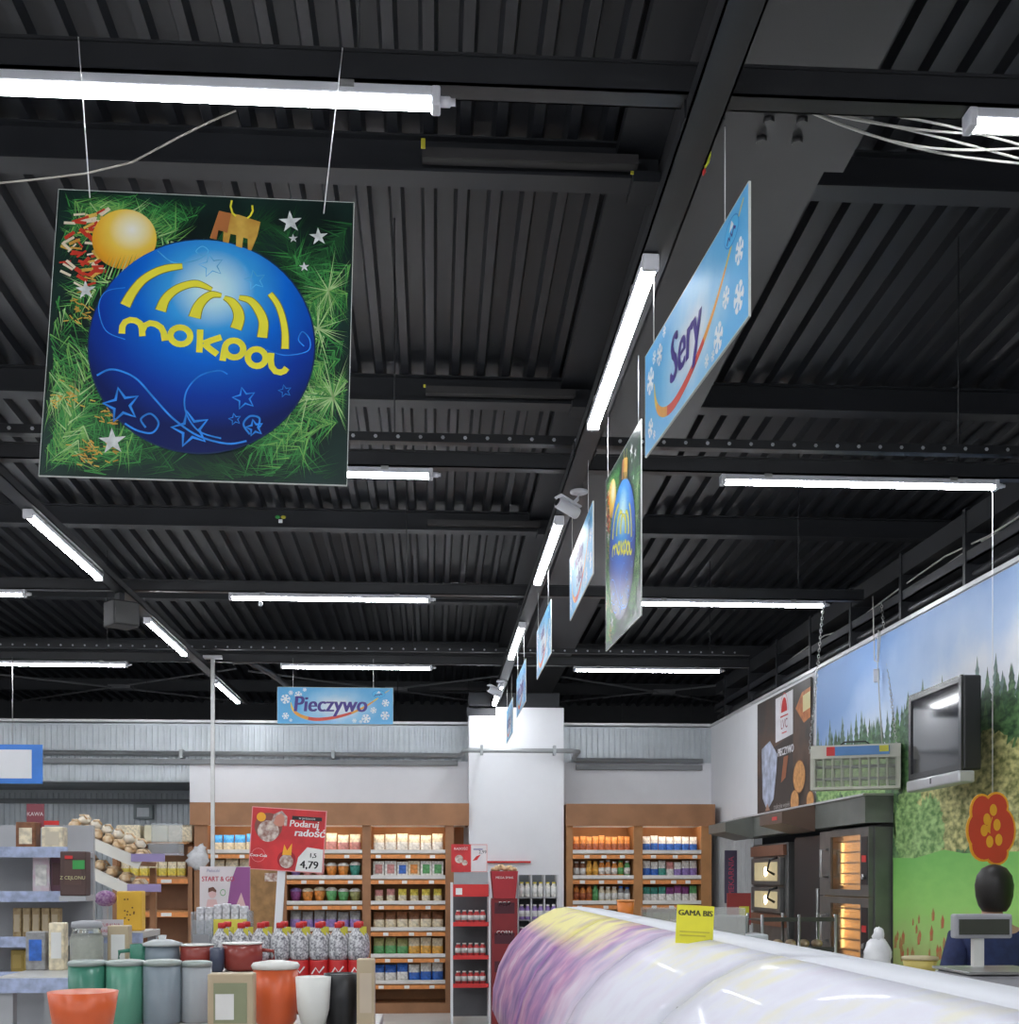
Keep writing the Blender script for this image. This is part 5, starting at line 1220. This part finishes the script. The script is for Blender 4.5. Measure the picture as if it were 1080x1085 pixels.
for tier, (A, B, cnt, rows) in enumerate(((A1, B1, 7, 3), (A2, B2, 5, 2))):
    d = (B-A).normalized(); n = Vector((-d.y, d.x))
    for r_ in range(rows):
        for k in range(cnt-(r_ == 2)):
            s_ = (k+.6+.4*(r_ == 2))/cnt; lift = .037+(.055 if r_ == 2 else 0)
            p_ = A+(B-A)*s_+n*lift; yy = Yq+.06+(.12*r_ if r_ < 2 else .06)
            m_ = rollw if r_ else rollm
            key = 'roll%d' % (1 if r_ else 0)
            lab = place(k, cnt-(r_ == 2))+'%s on the %s tier of the sloping stand, %s' % ('pale iced pastry' if r_ else 'golden pastry roll', ('upper', 'lower')[tier], ('front row', 'back row', 'top row')[r_])
            if key not in PROTO:
                b = MB().m(m_).blob((0,0,0), .036, .05, .034, 14, 9, .05).m(rollm)
                for q_ in range(3): b.tube([(-.03+.006*q_, -.03+.025*q_, .02), (0, -.035+.025*q_, .035), (.03, -.03+.025*q_, .018)], .006, 5)
                o = b.build('pastry_roll'); tag(o, lab, 'pastry'); PROTO[key] = o; o.location = (p_.x, yy, p_.y)
                o['group'] = 'pastries on the sloping stand'
            else:
                o = PROTO[key].copy(); COL.objects.link(o); o.location = (p_.x, yy, p_.y); o['label'] = lab
            o.rotation_euler = (random.uniform(-.2, .2), .42, random.uniform(-.4, .4))
# clear pastry boxes at the low end
for k, (u, v, s_) in enumerate(((158, 893, 1), (176, 888, .8))):
    X, Z = pt(u, v, 8.3)
t = thing('pastry_box', 'clear hinged pastry box at the low right end of the sloping stand', 'box', (B1.x+.10, Yq+.25, B1.y+.055), 0)
MB().m(cbm).box(-.10, -.09, 0, .10, .09, .07, bev=.008).build('box_base', t); MB().m(cbm).box(-.10, .02, .075, .10, .035, .20, bev=.006).build('open_lid', t)
MB().m(mat('tag_ledge', (.5, .45, .5), .5)).box(-.2, -.12, -.01, .10, .09, -.002).build('ledge', t)

# packs between, on a small table
Ym = 5.9; zt = vpz(986, Ym, 120)
gondola('small grey table behind the glass jars holding the yellow carton', upx(70, Ym), upx(160, Ym), Ym-.16, Ym+.2, zt, 'side_table')
t = thing('yellow_carton', 'bright yellow carton with dark dots behind the green mug', 'carton', (upx(139, Ym), Ym, zt)); yl = mat('sunny_yellow', (.85, .50, .05), .5)
b = MB().m(yl).box(-.058, -.04, 0, .058, .04, .185, bev=.006); b.build('carton', t)
b = MB().m(mat('dot_brown', (.15, .05, .02), .5))
for k in range(12): b.disc((random.uniform(-.02, .03), random.uniform(.05, .15)), .004, -.0415, 8)
b.build('printed_dots', t, recalc=False)
t = thing('violet_packet', 'violet oval packet with white flecks left of the yellow carton', 'packet', (upx(112, Ym), Ym, zt))
MB().m(mat('violet_flecked', (.22, .07, .24), .5, c2=(.45, .3, .45), scale=90)).blob((0, 0, .15), .052, .03, .038, 16, 10).build('packet_body', t)
MB().m(gond).box(-.01, -.01, 0, .01, .01, .12).build('packet_stand', t)
t = thing('shelf_talker', 'small white card with red print below the violet packet', 'card', (upx(114, 5.65), 5.65, zt-.03))
MB().m(mat('card_white', (.75, .70, .72), .5)).box(-.07, -.003, 0.02, .07, .003, .09).m(mat('card_letter', (.55, .05, .09), .5)).text('NATURALNA', .019, 0, .06, -.0045).text('HERBATA', .019, 0, .033, -.0045).build('card_face', t, recalc=False)
MB().m(gond).box(-.02, .003, 0.01, .02, .1, .02).build('clip', t)

# ================================================================== FRONT RIGHT: COUNTERS
t = thing('deli_counter', 'long deli counter with a curved front printed violet and yellow and a white top', 'counter', (.72, 4.0, 0))
Y0, Y1 = -2.6, 2.9
MB().m(mat('counter_body', (.45, .45, .47), .4)).box(-.30, Y0, 0, .30, Y1-.03, .86).build('base_cabinet', t)
def stripmesh(prof, y0, y1, m_, name, off=.0, n=10, smooth=True):
    b = MB().m(m_); G = []
    for x, z in prof: G.append([b.bm.verts.new((x, y0+(y1-y0)*k/n, z)) for k in range(n+1)])
    for p_, q_ in zip(G, G[1:]):
        for k in range(n): f = b._f([p_[k], p_[k+1], q_[k+1], q_[k]]); f.smooth = smooth
    o = b.build(name, t, recalc=False); md = o.modifiers.new('thick', 'SOLIDIFY'); md.thickness = .012; md.offset = -1; return o
cf = [(-.38, .86), (-.375, .98), (-.345, 1.10), (-.29, 1.21), (-.215, 1.30), (-.12, 1.37), (-.04, 1.41), (.02, 1.42)]
# printed front: violet flowers, yellow near the far end (the print runs along the counter)
m = bpy.data.materials.new('violet_flower_print'); m.use_nodes = True; nt = m.node_tree; bs = nt.nodes['Principled BSDF']; bs.inputs['Roughness'].default_value = .55; bs.inputs['Coat Weight'].default_value = .05
tc = nt.nodes.new('ShaderNodeTexCoord'); sp = nt.nodes.new('ShaderNodeSeparateXYZ'); nt.links.new(tc.outputs['Object'], sp.inputs[0])
n1 = nt.nodes.new('ShaderNodeTexNoise'); n1.inputs['Scale'].default_value = 5; n1.inputs['Detail'].default_value = 4; nt.links.new(tc.outputs['Object'], n1.inputs['Vector'])
r1 = nt.nodes.new('ShaderNodeValToRGB'); e = r1.color_ramp.elements
for i, (p_, c_) in enumerate(((.3, (.14, .07, .24)), (.45, (.30, .14, .36)), (.56, (.5, .22, .40)), (.7, (.62, .46, .58)))):
    if i > 1: e.new(p_)
for i, (p_, c_) in enumerate(((.3, (.14, .07, .24)), (.45, (.30, .14, .36)), (.56, (.5, .22, .40)), (.7, (.62, .46, .58)))): e[i].position = p_; e[i].color = (*c_, 1)
nt.links.new(n1.outputs['Fac'], r1.inputs['Fac'])
n2 = nt.nodes.new('ShaderNodeTexNoise'); n2.inputs['Scale'].default_value = 6; n2.inputs['Detail'].default_value = 3; nt.links.new(tc.outputs['Object'], n2.inputs['Vector'])
def blend(axis_out, v0, v1, amt, col_in, col_b, gate=None):
    """mix the print towards another ink where the running length passes v0..v1, edge broken by noise"""
    mr = nt.nodes.new('ShaderNodeMapRange'); mr.inputs['From Min'].default_value = v0; mr.inputs['From Max'].default_value = v1; nt.links.new(axis_out, mr.inputs['Value'])
    ad = nt.nodes.new('ShaderNodeMath'); ad.operation = 'MULTIPLY_ADD'; ad.inputs[1].default_value = amt; nt.links.new(n2.outputs['Fac'], ad.inputs[0])
    sb = nt.nodes.new('ShaderNodeMath'); sb.operation = 'SUBTRACT'; sb.inputs[1].default_value = amt*.5; sb.use_clamp = True; nt.links.new(mr.outputs[0], ad.inputs[2]); nt.links.new(ad.outputs[0], sb.inputs[0])
    fac = sb.outputs[0]
    if gate:
        g_ = nt.nodes.new('ShaderNodeMapRange'); g_.inputs['From Min'].default_value = gate[1]; g_.inputs['From Max'].default_value = gate[2]; nt.links.new(gate[0], g_.inputs['Value'])
        mu = nt.nodes.new('ShaderNodeMath'); mu.operation = 'MULTIPLY'; nt.links.new(fac, mu.inputs[0]); nt.links.new(g_.outputs[0], mu.inputs[1]); fac = mu.outputs[0]
    mx = nt.nodes.new('ShaderNodeMix'); mx.data_type = 'RGBA'; nt.links.new(fac, mx.inputs['Factor']); nt.links.new(col_in, mx.inputs['A']); mx.inputs['B'].default_value = (*col_b, 1); return mx.outputs['Result']
c_ = blend(sp.outputs['Y'], .35, -.75, .8, r1.outputs['Color'], (.70, .70, .78))
c_ = blend(sp.outputs['Y'], .0, 1.0, 2.4, c_, (.80, .72, .25), (sp.outputs['Z'], 1.31, 1.37))
nt.links.new(c_, bs.inputs['Base Color'])
ctop = mat('counter_white_top', (.66, .67, .72), .5, var=.02)
for k, (a, c) in enumerate(((Y0, -1.4), (-1.39, -.35), (-.34, 1.0), (1.01, Y1))):
    stripmesh(cf, a, c-.006, m, 'printed_front_panel')
    stripmesh([(.025, 1.42), (.12, 1.42), (.22, 1.41), (.26, 1.38)], a, c-.006, ctop, 'white_top_panel')
MB().m(cbm).prism(cf+[(.26, 1.38), (.26, .86)], 'y', Y1+.001, Y1+.012).build('end_glass', t)
MB().m(steel).tube([(p_[0], Y1+.02, p_[1]+.004) for p_ in cf], .008, 8).build('end_trim', t)
MB().m(pale).box(.262, Y0, .86, .275, Y1, 1.38).build('rear_panel', t)
MB().m(steel).tube([(-.20, Y0, 1.32), (-.20, Y1, 1.32)], .004, 6).build('seam_strip', t)
# serving table behind it with tubs and the yellow sign
Yt = 7.2; zt = vpz(1004, Yt-.15, 730)
gondola('narrow steel table behind the far end of the deli counter', upx(640, Yt), upx(792, Yt), Yt-.3, Yt+.3, zt, 'serving_table')
t = thing('clear_case', 'clear acrylic case on the table behind the yellow GAMA BIS sign', 'case', (upx(722, Yt), Yt+.08, zt)); w2 = (upx(790, Yt)-upx(655, Yt))/2
ccm = mat('acrylic', (.7, .7, .68), .15, alpha=.22, var=.02)
MB().m(ccm).box(-w2*.55, -.1, 0, w2, -.095, .22).box(-w2*.55, .095, 0, w2, .1, .22).box(-w2*.55, -.1, .22, w2, .1, .225).box(w2-.005, -.095, 0, w2, .095, .22).build('case_shell', t)
t = thing('yellow_sign', 'bright yellow card reading GAMA BIS standing on the white top of the deli counter', 'sign', (.695, 3.27, 1.421), -.03, None, 0, math.radians(3)); t.scale = (.5, .5, .5)
MB().m(mat('bright_yellow', (.88, .82, .05), .5)).box(-.10, -.004, 0, .10, .004, .205).m(mat('sign_ink', (.06, .06, .02), .5)).text('GAMA BIS', .042, 0, .15, -.0055, .0012).m(mat('sign_ink_pale', (.6, .52, .06), .5)).box(-.08, -.0055, .06, .08, -.004, .066).box(-.08, -.0055, .04, .06, -.004, .046).build('card', t, recalc=False)
MB().m(greym).box(-.04, .004, 0, .04, .04, .01).build('foot', t)
t = thing('plastic_tub', 'green plastic tub under the orange one behind the deli counter', 'tub', (upx(663, Yt), Yt, zt)); MB().m(mat('tub_green', (.12, .36, .22), .4)).lathe([(.045, 0), (.055, .13), (.05, .13)], (0,0,0), 18).build('tub_body', t); MB().m(porc).lathe([(.057, .13), (.057, .14), (.03, .142)], (0,0,0), 18).build('lid', t)
t = thing('plastic_tub', 'orange plastic tub standing on the green tub', 'tub', (upx(663, Yt), Yt, zt+.142)); MB().m(mat('tub_orange', (.85, .25, .04), .4)).lathe([(.042, 0), (.052, .12), (.048, .12)], (0,0,0), 18).build('tub_body', t); MB().m(mat('tub_rim', (.8, .35, .12), .4)).lathe([(.054, .12), (.054, .13), (.03, .132)], (0,0,0), 18).build('lid', t)
# machine box on its table
Yx = 8.1; zt = vpz(1010, Yx, 780)
gondola('steel table behind the counter carrying the pale slicing machine', upx(742, Yx), upx(815, Yx), Yx-.25, Yx+.25, zt, 'steel_table')
t = thing('slicing_machine', 'pale boxy slicing machine with a yellow sticker left of the trolley', 'machine', (upx(780, Yx), Yx, zt+.001))
MB().m(mat('machine_pale', (.55, .58, .62), .35)).box(-.18, -.15, 0, .18, .15, .13, bev=.012).build('base', t)
MB().m(mat('machine_grey', (.25, .27, .28), .4, .2)).box(-.17, -.08, .131, .06, .14, .25, bev=.012).build('hopper', t)
MB().m(ylw).box(-.165, -.153, .03, -.10, -.15, .10).m(mat('sign_ink', (.06, .06, .02), .5)).box(-.03, -.153, .05, .09, -.15, .06).build('sticker', t)
# bakery trolley
Yz = 8.7
t = thing('bakery_trolley', 'dark wire bakery trolley in front of the ovens', 'trolley', (upx(838, Yz), Yz, 0)); w2 = .26
ztp = vpz(968, Yz, 838)
for sx in (-1, 0, 1):
    for sy in (-1, 1): MB().m(steel).tube([(sx*w2, sy*.2, .08), (sx*w2, sy*.2, ztp)], .011, 8).build('post', t)
for k in range(6):
    z = .25+k*(ztp-.3)/5; MB().m(mat('tray_dark', (.07, .07, .065), .4, .4)).box(-w2, -.2, z, w2, .2, z+.012).box(-w2, -.205, z, w2, -.2, z+.03).build('tray', t)
for sx in (-1, 1):
    for sy in (-1, 1): MB().m(black).tube([(sx*w2-.012, sy*.2, .04), (sx*w2+.012, sy*.2, .04)], .04, 12).build('castor', t)
for k in range(5):
    z = .25+4*(ztp-.3)/5+.012
    o = MB().m(mat('pastry_crust', (0,0,0))).blob((0, 0, .03), .035, .08, .03, 12, 8).build('baguette_roll', loc=(upx(838, Yz)-.19+k*.095, Yz, z+.003)); tag(o, place(k, 5)+'small brown loaf on the upper tray of the bakery trolley', 'loaf', 'loaves on the bakery trolley')
# staff worktop
zt = 1.165
gondola('pale staff worktop at bottom right in front of the person', 1.76, 2.62, 3.9, 5.65, zt, 'staff_worktop')
t = thing('white_bag', 'crumpled white plastic bag on the staff worktop before the oven', 'bag', (upx(930, 5.3), 5.3, zt))
MB().m(mat('bag_white', (.80, .80, .82), .4, bump=.9, scale=22)).blob((0, 0, .085), .06, .05, .085, 16, 12, .10).build('bag_body', t); MB().m(mat('bag_white', (.80, .80, .82))).blob((.005, 0, .175), .028, .02, .04, 10, 8, .2).build('knotted_top', t)
t = thing('yellow_tub', 'flat yellow tub on the staff worktop beside the white bag', 'tub', (upx(975, 5.35), 5.35, zt)); MB().m(mat('tub_yellow', (.62, .50, .14), .5)).lathe([(.06, 0), (.075, .07), (.07, .07)], (0,0,0), 20).build('tub_body', t); MB().m(mat('tub_lid_beige', (.6, .5, .3), .5)).lathe([(.078, .07), (.078, .082), (.05, .085)], (0,0,0), 20).build('lid', t)
t = thing('grey_tray', 'low grey tray of wrapped food on the staff worktop', 'tray', (upx(900, 4.7), 4.7, zt)); MB().m(greym).box(-.0, -.14, 0, .22, .14, .012).box(0, -.14, .012, .22, -.13, .04).box(0, .13, .012, .22, .14, .04).box(0, -.13, .012, .01, .13, .04).box(.21, -.13, .012, .22, .13, .04).build('tray_body', t)
MB().m(mat('wrapped_food', (.6, .45, .42), .4, c2=(.5, .42, .25), scale=25)).box(.02, -.11, .013, .20, .11, .045, bev=.012).build('wrapped_food', t)
t = thing('shop_scale', 'grey shop scale with a raised display at the bottom right corner', 'scale', (upx(1050, 4.6), 4.6, zt))
MB().m(mat('scale_grey', (.40, .40, .43), .4)).box(-.15, -.16, 0, .16, .16, .07, bev=.012).build('scale_base', t)
MB().m(steel).box(-.16, -.17, .075, .17, .17, .085, bev=.003).build('weighing_plate', t)
MB().m(porc).box(-.02, .10, .07, .02, .13, .2).build('display_pole', t)
o = MB().m(mat('scale_grey', (0,0,0))).box(-.10, .09, .195, .13, .14, .29, bev=.008).build('display_head', t); MB().m(mat('display_olive', (.07, .075, .06), .15)).box(-.085, .086, .21, .115, .09, .27).build('display_window', o)

# ================================================================== PERSON
def person(loc, rz):
    t = thing('person', 'person in a navy coat with dark hair seen from behind at the right edge', 'person', loc, rz)
    skin = mat('skin', (.55, .33, .24), .5, var=.04); navy = mat('navy_cloth', (.02, .03, .10), .8, var=.2, bump=.2, scale=20); trous = mat('dark_trousers', (.03, .03, .035), .8); hair = mat('dark_hair', (.012, .009, .008), .45, bump=.5, scale=60)
    def skinned(name, V, E, R_, m_, parent, sub=2):
        me = bpy.data.meshes.new(name); me.from_pydata(V, E, []); o = bpy.data.objects.new(name, me); COL.objects.link(o); o.parent = parent
        me.materials.append(m_); a = o.modifiers.new('skin', 'SKIN'); a.use_smooth_shade = True
        for i, r_ in enumerate(R_): me.skin_vertices[0].data[i].radius = r_ if isinstance(r_, tuple) else (r_, r_)
        me.skin_vertices[0].data[0].use_root = True
        b = o.modifiers.new('sub', 'SUBSURF'); b.levels = sub; b.render_levels = sub
        return o
    # body: pelvis root; front faces -y in local space
    V = [(0,0,.88), (0,-.01,1.05), (0,-.01,1.22), (0,0,1.34), (0,.01,1.42), (0,-.01,1.49), (0,-.015,1.58)]
    E = [(0,1), (1,2), (2,3), (3,4), (4,5), (5,6)]; R_ = [(.16,.11), (.14,.10), (.16,.11), (.15,.095), (.06,.06), (.05,.05), (.075,.085)]
    for sx in (-1, 1):
        i = len(V); V += [(sx*.17,0,1.32), (sx*.23,.02,1.12), (sx*.20,-.14,1.00), (sx*.13,-.30,1.06), (sx*.10,-.35,1.07)]
        E += [(3,i), (i,i+1), (i+1,i+2), (i+2,i+3), (i+3,i+4)]; R_ += [(.06,.06), (.048,.048), (.042,.042), (.028,.028), (.03,.018)]
        j = len(V); V += [(sx*.09,0,.82), (sx*.10,-.01,.46), (sx*.10,.02,.10), (sx*.11,-.06,.04), (sx*.11,-.14,.03)]
        E += [(0,j), (j,j+1), (j+1,j+2), (j+2,j+3), (j+3,j+4)]; R_ += [(.085,.09), (.058,.06), (.04,.042), (.04,.035), (.035,.025)]
    body = skinned('body', V, E, R_, skin, t)
    # clothes
    V = [(0,0,.80), (0,0,.95), (0,-.01,1.10), (0,-.01,1.22), (0,0,1.33), (0,.005,1.40)]; E = [(0,1), (1,2), (2,3), (3,4), (4,5)]; R_ = [(.195,.145), (.19,.14), (.18,.13), (.19,.135), (.17,.115), (.085,.08)]
    for sx in (-1, 1):
        i = len(V); V += [(sx*.18,0,1.32), (sx*.24,.02,1.12), (sx*.21,-.14,1.00), (sx*.14,-.27,1.05)]; E += [(4,i), (i,i+1), (i+1,i+2), (i+2,i+3)]; R_ += [(.08,.08), (.066,.066), (.058,.058), (.045,.045)]
    skinned('navy_coat', V, E, R_, navy, t)
    V = [(0,0,.86)]; E = []; R_ = [(.17,.13)]
    for sx in (-1, 1):
        j = len(V); V += [(sx*.09,0,.76), (sx*.10,-.01,.46), (sx*.10,.02,.12)]; E += [(0,j), (j,j+1), (j+1,j+2)]; R_ += [(.1,.105), (.075,.078), (.06,.062)]
    skinned('trousers', V, E, R_, trous, t)
    for sx in (-1, 1):
        MB().m(black).blob((sx*.11, -.06, .045), .05, .14, .045, 14, 10).build('shoe', t)
        # hand: palm, four fingers and a thumb
        b = (sx*.095, -.36, 1.07); Vh = [b, (sx*.085, -.42, 1.072)]; Eh = [(0,1)]; Rh = [.022, .03]
        for k, ln in enumerate((.06, .072, .068, .052)):
            o_ = (k-1.5)*.018; i = len(Vh); x = sx*.085+o_
            Vh += [(x, -.44, 1.073), (x, -.44-ln*.5, 1.066), (x, -.44-ln, 1.045)]; Eh += [(1,i), (i,i+1), (i+1,i+2)]; Rh += [.0095, .0088, .0078]
        i = len(Vh); Vh += [(sx*.085-sx*.03, -.40, 1.06), (sx*.085-sx*.05, -.44, 1.05)]; Eh += [(1,i), (i,i+1)]; Rh += [.011, .009]
        skinned('hand', Vh, Eh, Rh, skin, body, 1)
    # head
    b = MB().m(skin); b.blob((0, -.015, 1.585), .075, .092, .112, 24, 18)
    b.blob((0, -.105, 1.575), .013, .02, .022, 10, 8)
    for sx in (-1, 1): b.blob((sx*.076, 0, 1.58), .010, .02, .03, 10, 8)
    hd = b.build('head', body)
    for sx in (-1, 1):
        MB().m(porc).blob((sx*.03, -.094, 1.60), .013, .009, .009, 12, 8).m(black).blob((sx*.03, -.102, 1.60), .006, .003, .006, 8, 6).build('eye', hd)
    MB().m(mat('lip_tone', (.4, .13, .12), .5)).blob((0, -.098, 1.535), .024, .008, .007, 12, 6).build('mouth', hd)
    b = MB().m(hair)
    b.lathe([(.02, -.135), (.06, -.13), (.08, -.10), (.094, -.05), (.098, .01), (.088, .06), (.062, .098), (.03, .115), (.008, .12)], (0, .022, 1.605), 26, sy=1.0)
    b.build('hair', t)
person((2.87, 6.2, 0), math.radians(180))
bpy.data.objects['person'].scale = (.97, .97, .965)
